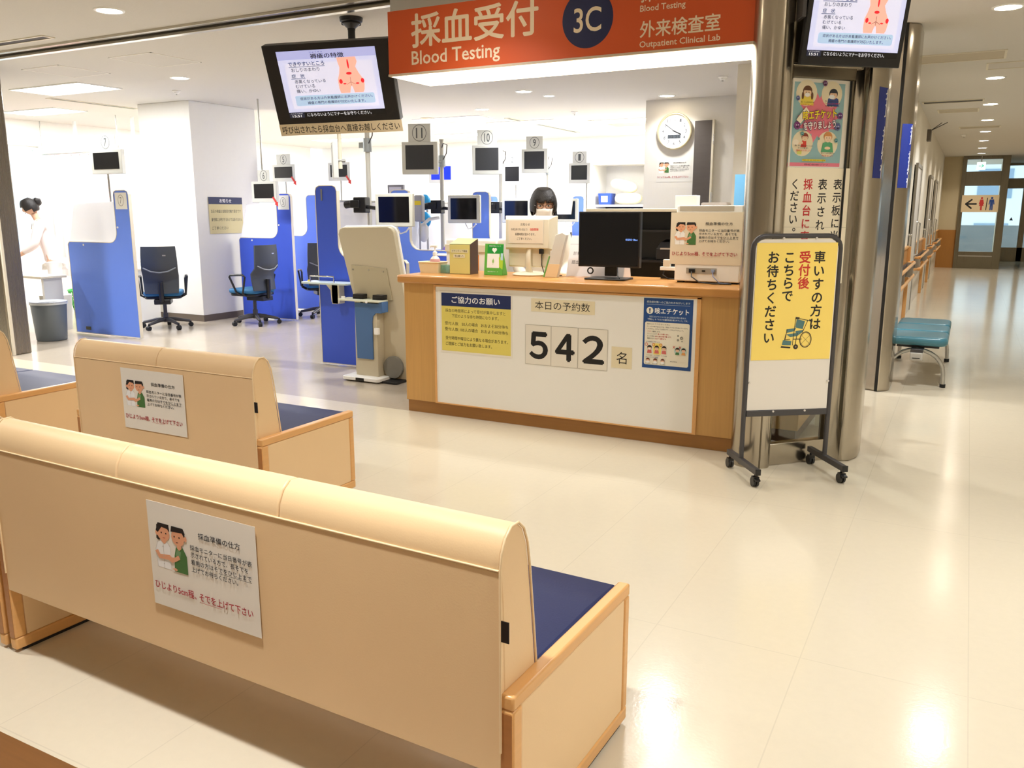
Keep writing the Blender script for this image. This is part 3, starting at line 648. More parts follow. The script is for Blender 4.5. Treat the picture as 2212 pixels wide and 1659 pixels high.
# the sleeve notice with two people, used in four places
def sleeve_notice(w, h, paper=M_PAPER):
    s = Sheet(w, h, paper)
    X = lambda u: u*w
    Y = lambda v: (1-v)*h
    sk = (232, 168, 130); OL = (190, 184, 174)
    # nurse
    s.poly((246, 246, 244), [(X(.07), Y(.62)), (X(.06), Y(.45)), (X(.085), Y(.375)), (X(.12), Y(.355)), (X(.175), Y(.355)), (X(.205), Y(.40)), (X(.20), Y(.62))])
    for p, q in (((.07,.62),(.06,.45)), ((.06,.45),(.085,.375)), ((.085,.375),(.12,.355)), ((.175,.355),(.205,.40)), ((.14,.37),(.135,.62))): s.line(OL, (X(p[0]),Y(p[1])), (X(q[0]),Y(q[1])), 0.0012)
    s.poly((28,22,22), [(X(.075), Y(.345)), (X(.085), Y(.21)), (X(.205), Y(.19)), (X(.21), Y(.25)), (X(.10), Y(.36))])
    s.poly(sk, [(X(.12), Y(.36)), (X(.14), Y(.33)), (X(.165), Y(.33)), (X(.175), Y(.36)), (X(.15), Y(.385))])
    s.oval(sk, X(.148), Y(.285), .062*w, .072*h); s.oval(sk, X(.085), Y(.29), .015*w, .025*h)
    s.poly((28,22,22), [(X(.075), Y(.27)), (X(.10), Y(.19)), (X(.208), Y(.19)), (X(.205), Y(.235)), (X(.135), Y(.225)), (X(.095), Y(.285))])
    for u in (.13, .175): s.oval((40,30,30), X(u), Y(.28), .006*w)
    s.line((200, 90, 80), (X(.142), Y(.325)), (X(.164), Y(.325)), .002)
    # patient
    s.poly((72, 120, 62), [(X(.235), Y(.62)), (X(.245), Y(.47)), (X(.265), Y(.385)), (X(.33), Y(.375)), (X(.365), Y(.45)), (X(.365), Y(.62))])
    s.poly((120, 156, 110), [(X(.255), Y(.46)), (X(.275), Y(.40)), (X(.31), Y(.42)), (X(.295), Y(.50))])
    s.oval(sk, X(.29), Y(.29), .062*w, .078*h); s.oval(sk, X(.362), Y(.285), .014*w, .025*h); s.poly(sk, [(X(.275), Y(.39)), (X(.28), Y(.34)), (X(.315), Y(.34)), (X(.32), Y(.385)), (X(.295), Y(.41))])
    s.poly((28,22,22), [(X(.225), Y(.245)), (X(.235), Y(.19)), (X(.345), Y(.19)), (X(.362), Y(.235)), (X(.352), Y(.275)), (X(.335), Y(.235))])
    for u in (.258, .305): s.oval((40,30,30), X(u), Y(.285), .006*w)
    s.line((120, 60, 50), (X(.272), Y(.335)), (X(.292), Y(.335)), .002)
    # arms
    s.poly(sk, [(X(.055), Y(.47)), (X(.085), Y(.45)), (X(.105), Y(.49)), (X(.20), Y(.475)), (X(.225), Y(.50)), (X(.19), Y(.525)), (X(.09), Y(.535))])
    s.poly(sk, [(X(.185), Y(.50)), (X(.25), Y(.485)), (X(.285), Y(.455)), (X(.30), Y(.49)), (X(.255), Y(.525)), (X(.215), Y(.545)), (X(.19), Y(.53))])
    s.poly(sk, [(X(.215), Y(.60)), (X(.25), Y(.585)), (X(.27), Y(.60)), (X(.25), Y(.615))])
    for v in (.41, .50, .575): s.ring(OL, X(.138), Y(v), .005*w, .005*w, .0012, n=10, to='I')
    s.text('採血準備の仕方', X(.49), Y(.245), X(.865), Y(.185), (28, 28, 30), 0.012)
    for k, (tx, b_) in enumerate((('採血モニターに当日番号が表', .96), ('示されている方で、長そでを', .925), ('着用の方はそでをひじ上まで', .95), ('上げてお待ちください。', .83))):
        s.text(tx, X(.405), Y(.368+.068*k), X(b_), Y(.318+.068*k), (28, 28, 30), 0.014)
    s.line((60, 60, 60), (X(.66), Y(.512)), (X(.95), Y(.512)), .0012, to='L')
    s.text('ひじより5cm程、', X(.03), Y(.832), X(.43), Y(.755), (178, 44, 52), 0.02); s.text('そでを上げて下さい', X(.46), Y(.832), X(.945), Y(.755), (178, 44, 52), 0.02)
    s.line((200, 90, 90), (X(.46), Y(.845)), (X(.66), Y(.845)), .0012, to='L')
    return s

# ---------------------------------------------------------------- things on the counter (top at z = 1.04)
CT = 1.04
t = thing('basket', 'small cream plastic basket holding the pump bottle at the left counter end', 'basket', (-3.625, 5.50, CT))
bk = MB(); o0 = [(-.078,-.058),(.078,-.058),(.078,.058),(-.078,.058)]; o1 = [(-.090,-.068),(.090,-.068),(.090,.068),(-.090,.068)]; i1 = [(-.085,-.063),(.085,-.063),(.085,.063),(-.085,.063)]; i0 = [(-.073,-.053),(.073,-.053),(.073,.053),(-.073,.053)]
vs = [(x,y,0) for x,y in o0]+[(x,y,.082) for x,y in o1]+[(x,y,.082) for x,y in i1]+[(x,y,.004) for x,y in i0]
fs = [(3,2,1,0),(12,13,14,15)]
for k in range(3):
    for i in range(4): j = (i+1)%4; fs.append((k*4+i, k*4+j, k*4+4+j, k*4+4+i))
bk.add(vs, fs).build('basket_body', mat('cream_plastic', (250, 236, 196), 0.4), t)
rim = MB(); pts = rrect(-.092, .092, -.070, .070, .012, 3); rim.tube([(x, y, .082) for x, y in pts], 0.004, 8, closed=True).build('rim', mat('cream_plastic'), t)
t = thing('pump_bottle', 'pink and white pump bottle standing in the cream basket', 'bottle', (-3.605, 5.50, CT+.006))
MB().lathe([(0, 0), (.036, 0), (.038, .01), (.038, .085), (.033, .105), (.016, .122), (.016, .128), (0, .128)]).build('bottle_body', mat('bottle_milky', (244, 236, 226), 0.25), t)
MB().lathe([(.0385, .055), (.0388, .056), (.0388, .098), (.0385, .099)]).build('label_band', mat('pink_band', (226, 170, 168), 0.4), t)
MB().lathe([(.018, .126), (.018, .150), (.010, .156), (.005, .160), (.005, .190), (0, .190)], n=16).build('pump_collar', M_WHITE, t)
MB().tube([(.022, 0, .196), (0, 0, .196), (-.030, 0, .197), (-.044, 0, .188)], [.011, .012, .008, .006], 10).build('pump_spout', M_WHITE, t)
t = thing('clear_tray', 'clear plastic tray with small cups between basket and gold box', 'tray', (-3.495, 5.52, CT))
tr = MB(); tr.box(-.04,.04,-.05,.05,0,.003).box(-.04,-.037,-.05,.05,.003,.06).box(.037,.04,-.05,.05,.003,.06).box(-.037,.037,-.05,-.047,.003,.06).box(-.037,.037,.047,.05,.003,.06); tr.build('tray_body', glass('mint_clear_plastic', (214, 240, 230), frost=0.25), t)
o = MB().lathe([(0,0),(.020,0),(.024,.05),(.022,.05),(.018,.004),(0,.004)], c=(0,0,0)).build('paper_cup', M_WHITE, None, loc=(-3.495, 5.52, CT+.0035)); tag(o, 'tiny white cup inside the clear tray on the counter', 'cup')
# gold and brown suggestion box
t = thing('suggestion_box', 'tall gold box with dark brown sides and a sloping top on the counter', 'box', (-3.345, 5.5, CT))
MB().prism([(-.06,0),(.06,0),(.06,.262),(-.06,.222)], -.090, .090, M=MYZ).build('box_body', mat('brown_lacquer', (70, 52, 46), 0.3), t, bevel=0.002)
MB().box(-.088, .088, -.0625, -.0600, .004, .220).build('gold_front', mat('gold_card', (224, 216, 136), 0.45), t)
MB().add([(-.089,-.061,.2235),(.089,-.061,.2235),(.089,.059,.2635),(-.089,.059,.2635)], [(0,1,2,3)]).build('gold_top', mat('gold_card'), t)
s = Sheet(.150, .080); s.rect((224, 220, 180), .0, .045, .150, .070); s.text('ボランティア募集', .008, .050, .142, .065, (70, 66, 50), .01); s.rect((236, 232, 200), .022, .008, .122, .034); s.text('申込書入れ', .034, .013, .110, .029, (40, 36, 30), .01)
s.put('box_label', t, (-.075, -.0628, .115), wallrot())
# green leaflet holder
t = thing('leaflet_holder', 'green leaflet holder with a white heart, between gold box and white monitor', 'leaflet holder', (-3.075, 5.50, CT))
s = Sheet(.155, .228, mat('green_card', (96, 178, 70), 0.45), thick=.003)
s.rect((30, 150, 60), .022, .158, .155, .222); s.rect((244, 246, 244), .022, .052, .125, .155); s.poly((176, 214, 60), [(.125, .06), (.155, .04), (.155, .13), (.120, .13)])
s.rect((180, 220, 235), .135, .11, .155, .16)
s.oval((245,250,245), .072, .186, .011); s.oval((245,250,245), .090, .186, .011); s.poly((245,250,245), [(.062,.182),(.100,.182),(.081,.160)])
s.line((140, 190, 90), (.073, .075), (.073, .12), .003); s.oval((150, 200, 110), .073, .10, .008, .014)
s.text('臓器移植について', .035, .208, .135, .216, (230, 244, 230), .01); s.text('意思表示カード', .03, .020, .12, .028, (235, 250, 235), .01)
s.put('holder_front', t, (-.0775, -.030, .002), wallrot(0, -0.10))
MB().box(-.0775, .0775, -.028, .045, 0, .004).prism([(-.026,.003),(.045,.003),(.045,.010),(-.010,.16),(-.014,.16)], -.0775, -.0745, M=MYZ).prism([(-.026,.003),(.045,.003),(.045,.010),(-.010,.16),(-.014,.16)], .0745, .0775, M=MYZ).build('holder_body', mat('green_card'), t)
# white monitor seen from behind
t = thing('desktop_monitor', 'ivory monitor seen from behind with a notice taped to its back', 'monitor', (-2.835, 5.62, CT))
mb = MB(); A = [(-.205,-.02,.185),(.205,-.02,.185),(.205,-.02,.432),(-.205,-.02,.432)]; B_ = [(-.175,-.075,.200),(.175,-.075,.200),(.175,-.075,.406),(-.175,-.075,.406)]
F_ = [(-.205,.02,.185),(.205,.02,.185),(.205,.02,.432),(-.205,.02,.432)]
mb.add(F_+A+B_, [(0,3,2,1)[::-1] if 0 else (0,1,2,3)[::-1], (8,9,10,11), (0,1,5,4),(1,2,6,5),(2,3,7,6),(3,0,4,7),(4,5,9,8),(5,6,10,9),(6,7,11,10),(7,4,8,11)]); mb.build('housing', M_IVORY, t, bevel=0.004)
MB().box(-.17, .17, -.045, -.02, .06, .205).build('lower_back', M_IVORY, t, bevel=0.012)
MB().tube([(0, -.03, .02), (0, -.055, .08), (0, -.05, .15), (0, -.03, .21)], [.05, .045, .04, .04], 12, flat=.45).build('neck', M_IVORY, t)
MB().lathe([(0, 0), (.135, 0), (.14, .008), (.12, .018), (.05, .028), (0, .03)], n=36).build('base', M_IVORY, t)
MB().tube([(.11, -.045, .19), (.115, -.06, .15), (.112, -.055, .08), (.13, -.05, .02), (.19, -.02, .006), (.24, .02, .005)], .0035, 8).build('power_cable', M_BLACK, t)
MB().box(.095, .125, -.070, -.046, .160, .195).build('power_plug', M_BLACK, t, bevel=.003)
s = Sheet(.285, .165, M_PAPER); s.rect((232, 218, 196), .004, .004, .281, .161); s.text('お知らせ', .10, .125, .175, .145, (50,46,40), .01)
s.text('令和2年7月1日より', .02, .090, .155, .108, (70,60,50), .01); s.text('自動精算機', .178, .090, .245, .110, (214, 60, 50), .02)
s.text('設置時間が変わります。', .055, .056, .22, .074, (60,56,50), .01); s.text('ご了承ください。', .07, .024, .19, .042, (60,56,50), .01)
o = s.put('small_notice', None, (-2.985, 5.543, 1.275), wallrot()); tag(o, 'laminated notice on the back of the ivory monitor', 'notice')
# folders leaning, tilted sign
t = thing('brochure_stand', 'tilted translucent brochure pocket right of the ivory monitor', 'brochure stand', (-2.60, 5.50, CT))
MB().prism([(-.065,0),(.035,0),(.105,.30),(.075,.318),(.02,.30),(-.02,.15)], -.03, .012, M=MXZ).build('pocket', mat('pearl_plastic', (214, 212, 204), 0.3), t, bevel=.004)
MB().prism([(-.075,0),(-.065,0),(-.020,.15),(-.028,.15)], -.03, .014, M=MXZ).build('green_edge', mat('leaf_green', (110, 180, 90), .5), t)
MB().prism([(-.060,0.002),(.034,0.002),(.060,.095),(-.032,.095)], .013, .016, M=MXZ).build('cream_sheet', mat('cream_sheet_', (232, 208, 166), .5), t)
t = thing('tabletop_sign', 'white tilted tabletop sign half hidden by the black monitor', 'sign', (-2.30, 5.68, CT))
s = Sheet(.44, .300, mat('sign_white', (236, 232, 234), .4), thick=.004, radius=0)
s.line((200, 196, 204), (.0, .235), (.44, .235), .004); s.text('診察券と', .035, .155, .150, .182, (60, 60, 64), .004); s.text('提出は不', .030, .090, .150, .117, (60, 60, 64), .004)
s.put('sign_board', t, (-.255, -.05, .003), wallrot(0, -0.30)); MB().prism([(-.05,0),(.10,0),(.10,.006),(.03,.27),(-.046,.006)], -.25, -.245, M=MYZ).prism([(-.05,0),(.10,0),(.10,.006),(.03,.27),(-.046,.006)], .180, .185, M=MYZ).build('side_brace', mat('sign_white'), t)
# black monitor facing the hall
t = thing('black_monitor', 'black monitor facing the hall with small blue words on its dark screen', 'monitor', (-2.175, 5.50, CT))
MB().box(-.225, .225, -.012, .035, .085, .462).build('housing', M_BLACK, t, bevel=.004)
MB().box(-.213, .213, -.0135, -.0118, .100, .450).build('screen', M_SCREEN, t)
s = Sheet(.10, .02); s.text('EIZO Bac', .003, .003, .088, .015, (110, 150, 235), .02, e=1.2); s.put('screen_text', t, (.122, -.0139, .265), wallrot())
MB().box(-.045, .045, .035, .05, .02, .30).build('stand_arm', M_BLACK, t, bevel=.004)
MB().prism(rrect(-.15, .15, -.10, .11, .03), 0, .012).build('base', M_BLACK, t, bevel=.003)
MB().tube([(.055, .04, .20), (.062, .0, .10), (.075, -.02, .03), (.10, -.05, .013)], .004, 8).build('cable', M_BLACK, t)
MB().torus((-.145, .02, .055), .020, .005, 'y', 20, 8).build('cable_loop', M_BLACK, t)
# white equipment box with the sleeve notice
t = thing('white_equipment_box', 'white equipment box at the right counter end carrying a sleeve notice', 'machine', (-1.485, 5.62, CT))
MB().box(-.215, .215, -.14, .17, .012, .50).build('casing', M_WHITE, t, bevel=.006)
MB().box(-.195, .16, -.1415, -.139, .465, .497).build('top_strip', mat('warm_grey_strip', (186, 178, 162), .4), t)
MB().box(-.135, .065, -.1425, -.1395, .062, .100).build('port_panel', mat('port_panel_grey', (164, 158, 146), .4), t)
MB().box(-.115, -.075, -.155, -.1425, .068, .094).build('power_socket', M_BLACK, t, bevel=.003)
MB().box(.032, .055, -.153, -.1425, .072, .092).build('network_plug', mat('pale_blue_plug', (150, 166, 196), .4), t, bevel=.002)
MB().box(-.03, -.008, -.144, -.1425, .076, .086).build('switch', M_BLACK, t)
for x in (-.18, .18):
    MB().box(x-.02, x+.02, -.12, -.08, 0, .012).build('foot', M_RUBBER, t)
MB().tube([(-.095,-.155,.075), (-.085,-.185,.045), (-.03,-.20,.012), (.06,-.215,.006), (.18,-.20,.006)], .004, 8).build('power_cable', M_BLACK, t)
MB().tube([(.044,-.153,.08), (.055,-.18,.05), (.10,-.20,.012), (.16,-.18,.006)], .0028, 8).build('network_cable', mat('blue_cable', (110, 126, 170), .5), t)
s = sleeve_notice(.47, .335, mat('film_covered_paper', (232, 220, 196), .3))
o = s.put('sleeve_notice', None, (-1.735, 5.4785, 1.162), wallrot()); tag(o, 'laminated sleeve notice with two people on the white equipment box', 'notice')
# black back shelf behind the monitor, printer, white shelf
t = thing('black_shelf', 'black open shelf with a pale top behind the black monitor', 'shelf', (-2.20, 6.75, 0))
MB().box(-.62, .42, -.16, .20, 1.50, 1.525).build('top_board', M_IVORY, t, bevel=.003)
MB().box(-.62, -.60, -.15, .20, 0, 1.50).box(.40, .42, -.15, .20, 0, 1.50).box(-.60, .40, .18, .20, 0, 1.50).build('carcass', M_BLACK, t)
for z in (.10, .75, 1.10, 1.34): MB().box(-.60, .40, -.15, .18, z, z+.018).build('shelf_board', M_BLACK, t)
t = thing('label_printer', 'black printer with a silver lip inside the black shelf', 'printer', (-2.05, 6.70, 1.1185))
MB().box(-.16, .16, -.10, .12, 0, .10).build('printer_body', M_BLACK, t, bevel=.01); MB().prism([(-.10,.10),(.12,.10),(.12,.16),(-.02,.14)], -.15, .15, M=MYZ).build('printer_lid', M_DGREY, t, bevel=.006); MB().box(-.12, .14, -.108, -.10, .085, .098).build('paper_slot', M_ALU, t)
t = thing('power_strip', 'white adapter plugged into a power strip on the worktop behind the monitor', 'power strip', (-1.83, 5.74, CT))
MB().box(-.05, .06, -.02, .02, .06, .085).build('strip_body', M_WHITE, t, bevel=.003); MB().box(-.03, .02, -.018, .02, .085, .135).build('adapter', mat('pale_adapter', (222, 214, 196), .4), t, bevel=.004); MB().box(-.055, .065, .02, .035, 0, .11).build('bracket', M_BLACK, t)
MB().tube([(-.02,-.01,.065), (-.025,-.02,.03), (.02,-.05,.006), (.08,-.04,.005)], .004, 8).build('cable', M_BLACK, t)
t = thing('white_printer', 'low white printer behind the gold box and leaflet holder', 'printer', (-3.50, 6.05, 0.74))
MB().box(-.28, .20, -.12, .20, 0, .54).build('printer_body', M_WHITE, t, bevel=.012); MB().box(-.28, .20, -.135, -.12, .44, .50).build('front_flap', M_IVORY, t, bevel=.004); MB().box(.02, .035, -.123, -.119, .05, .42).build('orange_stripe', mat('orange_stripe_', (232, 150, 70), .5), t)
t = thing('low_cabinet', 'white low cabinet under the printer behind the counter', 'cabinet', (-3.54, 6.09, 0))
MB().box(-.30, .28, -.16, .24, 0, .735).build('cabinet_body', M_WHITE, t, bevel=.004); MB().box(-.27, .25, -.172, -.16, .05, .70).build('cabinet_door', M_IVORY, t, bevel=.003)
# ---------------------------------------------------------------- orange hanging sign
t = thing('hanging_lightbox_sign', 'long orange hanging sign with white lettering and a dark blue 3C disc', 'sign', (-3.625, 5.0, 2.412))
SW, SH, SD = 2.52, 0.42, 0.50
MB().box(0, SW, 0.0, SD, 0.012, SH).build('sign_box', mat('sign_side_white', (228, 220, 206), .5), t, bevel=.002)
MB().box(-.004, SW, -.006, SD+.004, 0.0, .014).build('bottom_frame', mat('sign_edge_white', (206, 190, 168), .5), t)
MB().box(0.015, SW-.01, 0.010, SD-.015, -.003, -.0005).build('light_panel', mat('sign_light_panel', (255, 240, 214), .5, emit=(255, 240, 214), estr=3.2), t)
area('sign_lamp', t, (SW/2, SD/2, -.006), SW*.95, 17, (1.0, .98, .93), 'RECTANGLE', SD*.85)
MB().box(0.3, .32, .2, .24, SH, CEIL-2.412).box(SW-.5, SW-.48, .2, .24, SH, CEIL-2.412).box(0, SW, .03, .05, SH, CEIL-2.412).build('hanger', M_ALU, t)
s = Sheet(SW-.002, SH-.016, flat((205, 84, 32)), thick=.004); wc = (236, 218, 190)
s.text('採血受付', .190, .155, 1.145, .372, wc, .024); s.text('Blood Testing', .190, .020, .872, .135, wc, .012)
s.oval((20, 30, 78), 1.475, .215, .166, .168, n=48); s.text('3C', 1.385, .140, 1.565, .280, wc, .010)
s.text('採血受付', 1.81, .268, 2.15, .375, wc, .02); s.text('Blood Testing', 1.808, .208, 2.08, .253, wc, .012)
s.text('外来検査室', 1.810, .073, 2.285, .168, wc, .02); s.text('Outpatient Clinical Lab', 1.810, .010, 2.288, .056, wc, .012)
s.put('sign_face', t, (.001, 0.0, .014), wallrot())

# ---------------------------------------------------------------- televisions
def tv_content(w, h):
    s = Sheet(w, h, flat((6, 6, 8)), thick=.002); E = 0.62
    sx0, sx1, sy0, sy1 = .0, w, h*.085, h
    s.rect((176, 182, 236), sx0, sy0, sx1, sy1, e=E)
    s.rect((206, 212, 250), sx0, sy0, sx1, sy0+(sy1-sy0)*.86, e=E); s.rect((222, 224, 250), sx0+.06*w, sy0+.05*h, sx1-.05*w, sy0+(sy1-sy0)*.80, e=E)
    T = lambda tx, a, v0, b_, v1, c, bo=.0: s.text(tx, a*w, sy0+v0*(sy1-sy0), b_*w, sy0+v1*(sy1-sy0), c, max(bo, .012))
    T('褥瘡の特徴', .34, .86, .68, .94, (26, 26, 40), .02); T('じょくそう', .34, .955, .47, .975, (60, 60, 80))
    T('できやすいところ', .10, .755, .47, .825, (20, 60, 150), .025); s.line((40, 80, 160), (.10*w, sy0+.742*(sy1-sy0)), (.47*w, sy0+.742*(sy1-sy0)), .003)
    T('おしりのまわり', .12, .665, .41, .725, (70, 76, 96), .002)
    T('症', .11, .565, .155, .63, (40, 80, 160), .012); T('状', .20, .565, .245, .63, (40, 80, 160), .012); s.line((40, 80, 160), (.10*w, sy0+.553*(sy1-sy0)), (.25*w, sy0+.553*(sy1-sy0)), .003)
    T('赤黒くなっている', .13, .475, .45, .535, (70, 76, 96), .002); T('むけている', .13, .40, .33, .455, (70, 76, 96), .002); T('痛い、かゆい', .13, .32, .38, .38, (70, 76, 96), .002)
    s.rect((176, 204, 238), .10*w, sy0+.105*(sy1-sy0), .92*w, sy0+.275*(sy1-sy0), e=E, r=.012)
    T('症状がある方は外来看護師にお声かけください。', .15, .20, .90, .25, (60, 80, 110)); T('褥瘡の専門の看護師が対応いたします。', .22, .125, .82, .175, (60, 80, 110))
    # lower back drawing
    def P(l): return [(x*w, sy0+y*(sy1-sy0)) for x, y in l]
    s.poly((236, 178, 160), P([(.60,.86),(.79,.86),(.80,.78),(.775,.70),(.80,.60),(.835,.50),(.84,.42),(.83,.33),(.815,.285),(.725,.285),(.715,.37),(.705,.40),(.695,.37),(.68,.285),(.585,.285),(.575,.36),(.575,.50),(.60,.60),(.615,.70),(.605,.78)]), e=.7)
    for a, v, rx, ry in ((.705,.75,.009,.075), (.70,.60,.028,.022), (.605,.475,.017,.038), (.825,.475,.017,.038), (.64,.435,.016,.012), (.77,.435,.018,.012)): s.oval((220, 34, 44), a*w, sy0+v*(sy1-sy0), rx*w, ry*(sy1-sy0), e=.8)
    s.line((150, 90, 80), (.66*w, sy0+.42*(sy1-sy0)), (.705*w, sy0+.46*(sy1-sy0)), .002); s.line((150, 90, 80), (.705*w, sy0+.54*(sy1-sy0)), (.705*w, sy0+.40*(sy1-sy0)), .002); s.line((150, 90, 80), (.75*w, sy0+.42*(sy1-sy0)), (.705*w, sy0+.46*(sy1-sy0)), .002)
    s.rect((34, 38, 60), 0, 0, .16*w, h*.082, e=.5); s.text('ただ今の時刻', .015*w, h*.055, .14*w, h*.075, (200, 204, 220), e=.6); s.text('15:51', .03*w, h*.010, .125*w, h*.045, (235, 235, 240), .01, e=.8)
    s.text('にならないようにマナーをお守りください。', .19*w, h*.012, .86*w, h*.068, (225, 228, 236), .004, e=.8)
    return s
t = thing('television', 'black television hanging left of the orange sign, its screen tilted down', 'television', (-4.18, 5.07, 2.42), R(17.9))
tilt = -R(24)   # screen faces down
TM = Matrix.Rotation(R(21.7), 4, 'X') @ Matrix.Rotation(-R(1.3), 4, 'Y')
w2, h2 = .475, .285
MB().box(-w2, w2, -.035, .045, -h2, h2).build('housing', M_BLACK, t, bevel=.006).matrix_local = TM
MB().box(-.33, .33, .045, .09, -.22, .22).build('rear_cover', mat('matt_black', (14, 14, 15), .6), t, bevel=.02).matrix_local = TM
o = tv_content(.745, .47).put('screen', t); o.matrix_local = TM @ Matrix.Translation((-.372, -.0355, -.230)) @ Matrix.Rotation(PI/2, 4, 'X')
MB().cyl((0, .10, .02), (0, .42, .10), .03, n=14).cyl((0, .42, .06), (0, .42, .50), .028, n=16).build('mount_pole', M_BLACK, t)
MB().lathe([(.075, .521-.04), (.075, .521-.03), (.03, .521-.07), (.03, .521-.04)], c=(0, .42, .0)).lathe([(0,.529),(.09,.529),(.085,.50),(.032,.47),(.03,.44)], c=(0,.42,0)).build('ceiling_plate', M_BLACK, t)
s = Sheet(.96, .085, mat('caption_card', (222, 208, 178), .6), thick=.002); s.text('呼び出されたら採血台へ直接お越しください', .02, .014, .94, .070, (40, 36, 32), .012)
o = s.put('caption_card', t); o.matrix_local = TM @ Matrix.Translation((-.475, -.036, -.285-.075)) @ Matrix.Rotation(PI/2, 4, 'X')
o['label'] = 'beige caption card hung under the television'
t = thing('television', 'black television above the corner poster glass, cut by the top edge', 'television', (-.629, 5.02, 2.484), R(25.7))
TM = Matrix.Rotation(R(8.4), 4, 'X') @ Matrix.Rotation(R(2.4), 4, 'Y')
MB().box(-.262, .262, -.02, .035, -.225, .215).build('housing', M_BLACK, t, bevel=.005).matrix_local = TM
o = tv_content(.475, .352).put('screen', t); o.matrix_local = TM @ Matrix.Translation((-.2375, -.0205, -.18)) @ Matrix.Rotation(PI/2, 4, 'X')
MB().box(-.10, .10, .035, .10, -.10, .12).build('rear_cover', M_BLACK, t, bevel=.01).matrix_local = TM
MB().cyl((0, .08, .0), (0.03, .22, .02), .022, n=12).build('wall_arm', M_BLACK, t)
MB().box(-.285, -.262, -.02, .10, .02, .42).build('side_bracket', M_DGREY, t, bevel=.003)

# ---------------------------------------------------------------- posters on the corner glass
def onglass(sx, z, out=0.0):     # point on the glass case front, sx metres along it
    return (-.944+math.cos(GA)*sx+math.sin(GA)*out, 5.012+math.sin(GA)*sx-math.cos(GA)*out, z)
w, h = .392, .475
s = Sheet(w, h, M_PAPER)
m0 = .022; s.rect((150, 190, 196), m0, .006, w-.030, h-.018)
s.rect((236, 130, 150), m0, .006, w-.030, .026); s.text('感染地区 感染対策ネットワーク', .12, .011, .28, .021, (80, 30, 50), .01)
cxm, cym = .195, .275
st = []
for i in range(28):
    a = 2*PI*i/28; r_ = (.150 if i % 2 == 0 else .100); st.append((cxm+r_*math.cos(a)*.95, cym+r_*math.sin(a)*1.0))
s.poly((240, 130, 148), st)
for u, v in ((.105, .400), (.275, .400), (.098, .130), (.268, .130)): s.oval((242, 230, 198), u, v, .070, .070)
# girl with mask, sneezing man, washing boy, woman
s.poly((244, 222, 90), [(.065,.335),(.155,.335),(.150,.375),(.110,.392),(.070,.375)]); face(s, .110, .405, .028, (110, 70, 44), (248, 216, 180), True)
s.oval((110,70,44), .080, .385, .008, .020); s.oval((110,70,44), .142, .385, .008, .020)
s.poly((60, 84, 150), [(.245,.335),(.325,.335),(.320,.375),(.285,.390),(.250,.375)]); face(s, .285, .398, .026, (50, 54, 62), (240, 200, 165)); s.oval((250,250,250), .275, .385, .020, .012)
s.poly((222, 70, 56), [(.085,.110),(.125,.110),(.122,.148),(.098,.150)]); face(s, .112, .162, .020, (150, 70, 50), (248, 216, 180)); s.poly((248,216,180), [(.055,.132),(.10,.138),(.10,.128),(.058,.122)]); s.oval((252, 240, 220), .052, .135, .020, .016); s.rect((220, 226, 120), .065, .070, .095, .092)
s.poly((96, 176, 126), [(.225,.085),(.310,.085),(.300,.135),(.268,.145),(.235,.135)]); face(s, .268, .165, .026, (216, 150, 90), (250, 222, 190)); s.oval((248,216,180), .268, .108, .020, .008)
for u, v, c, r_ in ((.048,.370,(96,104,160),.012), (.222,.455,(110,60,110),.014), (.338,.285,(110,60,130),.017), (.052,.225,(130,60,130),.020), (.325,.225,(96,104,160),.019), (.088,.182,(90,160,160),.010), (.320,.150,(90,160,170),.011), (.200,.158,(110,170,160),.006)):
    for k in range(12):
        a = 2*PI*k/12; s.line(c, (u, v), (u+r_*1.22*math.cos(a), v+r_*1.22*math.sin(a)), r_*.2)
    s.oval(c, u, v, r_); s.oval((240,240,250), u-r_*.3, v+r_*.1, r_*.16); s.oval((240,240,250), u+r_*.35, v+r_*.15, r_*.16); s.oval((40,20,40), u+r_*.05, v-r_*.4, r_*.4, r_*.2)
s.poly((250, 240, 214), [(.040,.255),(.10,.325),(.125,.30),(.07,.235)])
s.text('咳エチケット', .078, .258, .312, .318, (90, 60, 90), .09, rot=.10); s.text('咳エチケット', .082, .262, .308, .314, (250, 226, 40), .035, rot=.10)
s.text('を守りましょう', .086, .205, .312, .258, (80, 50, 110), .09, rot=.10); s.text('を守りましょう', .090, .209, .308, .254, (250, 240, 236), .03, rot=.10)
for tx, c, a, v, b_ in (('咳、くしゃみの出る人は', (70,50,50), .065, .345, .150), ('マスクをしましょう！', (220,50,50), .066, .331, .148), ('咳、くしゃみをするときは', (70,50,50), .225, .356, .320), ('ティッシュ＆ハンカチで', (220,50,50), .222, .343, .326), ('口や鼻を覆いましょう！', (70,50,50), .228, .330, .322),
    ('鼻水・痰などを含んだティッシュは', (70,50,50), .040, .112, .160), ('すぐにゴミ箱に捨て、', (70,50,50), .062, .099, .134), ('手指衛生を行いましょう！', (220,50,50), .050, .086, .150), ('咳やくしゃみを押さえた', (70,50,50), .222, .074, .312), ('手を洗いましょう！', (220,50,50), .226, .060, .304)):
    s.text(tx, a, v, b_, v+.010, c, .015)
s.rect((238, 216, 50), .095, .034, .255, .044); s.text('Please cover your mouth when coughing', .098, .035, .252, .043, (90, 70, 20), .005)
o = s.put('cough_etiquette_poster', None, onglass(.008, 1.746, .003), wallrot(GA)); tag(o, 'colourful cough etiquette poster with pink burst taped on the corner glass', 'poster')
s = Sheet(.455, .66, mat('cream_sheet', (252, 242, 216), .6))
K = (30, 26, 24); Rr = (206, 50, 52)
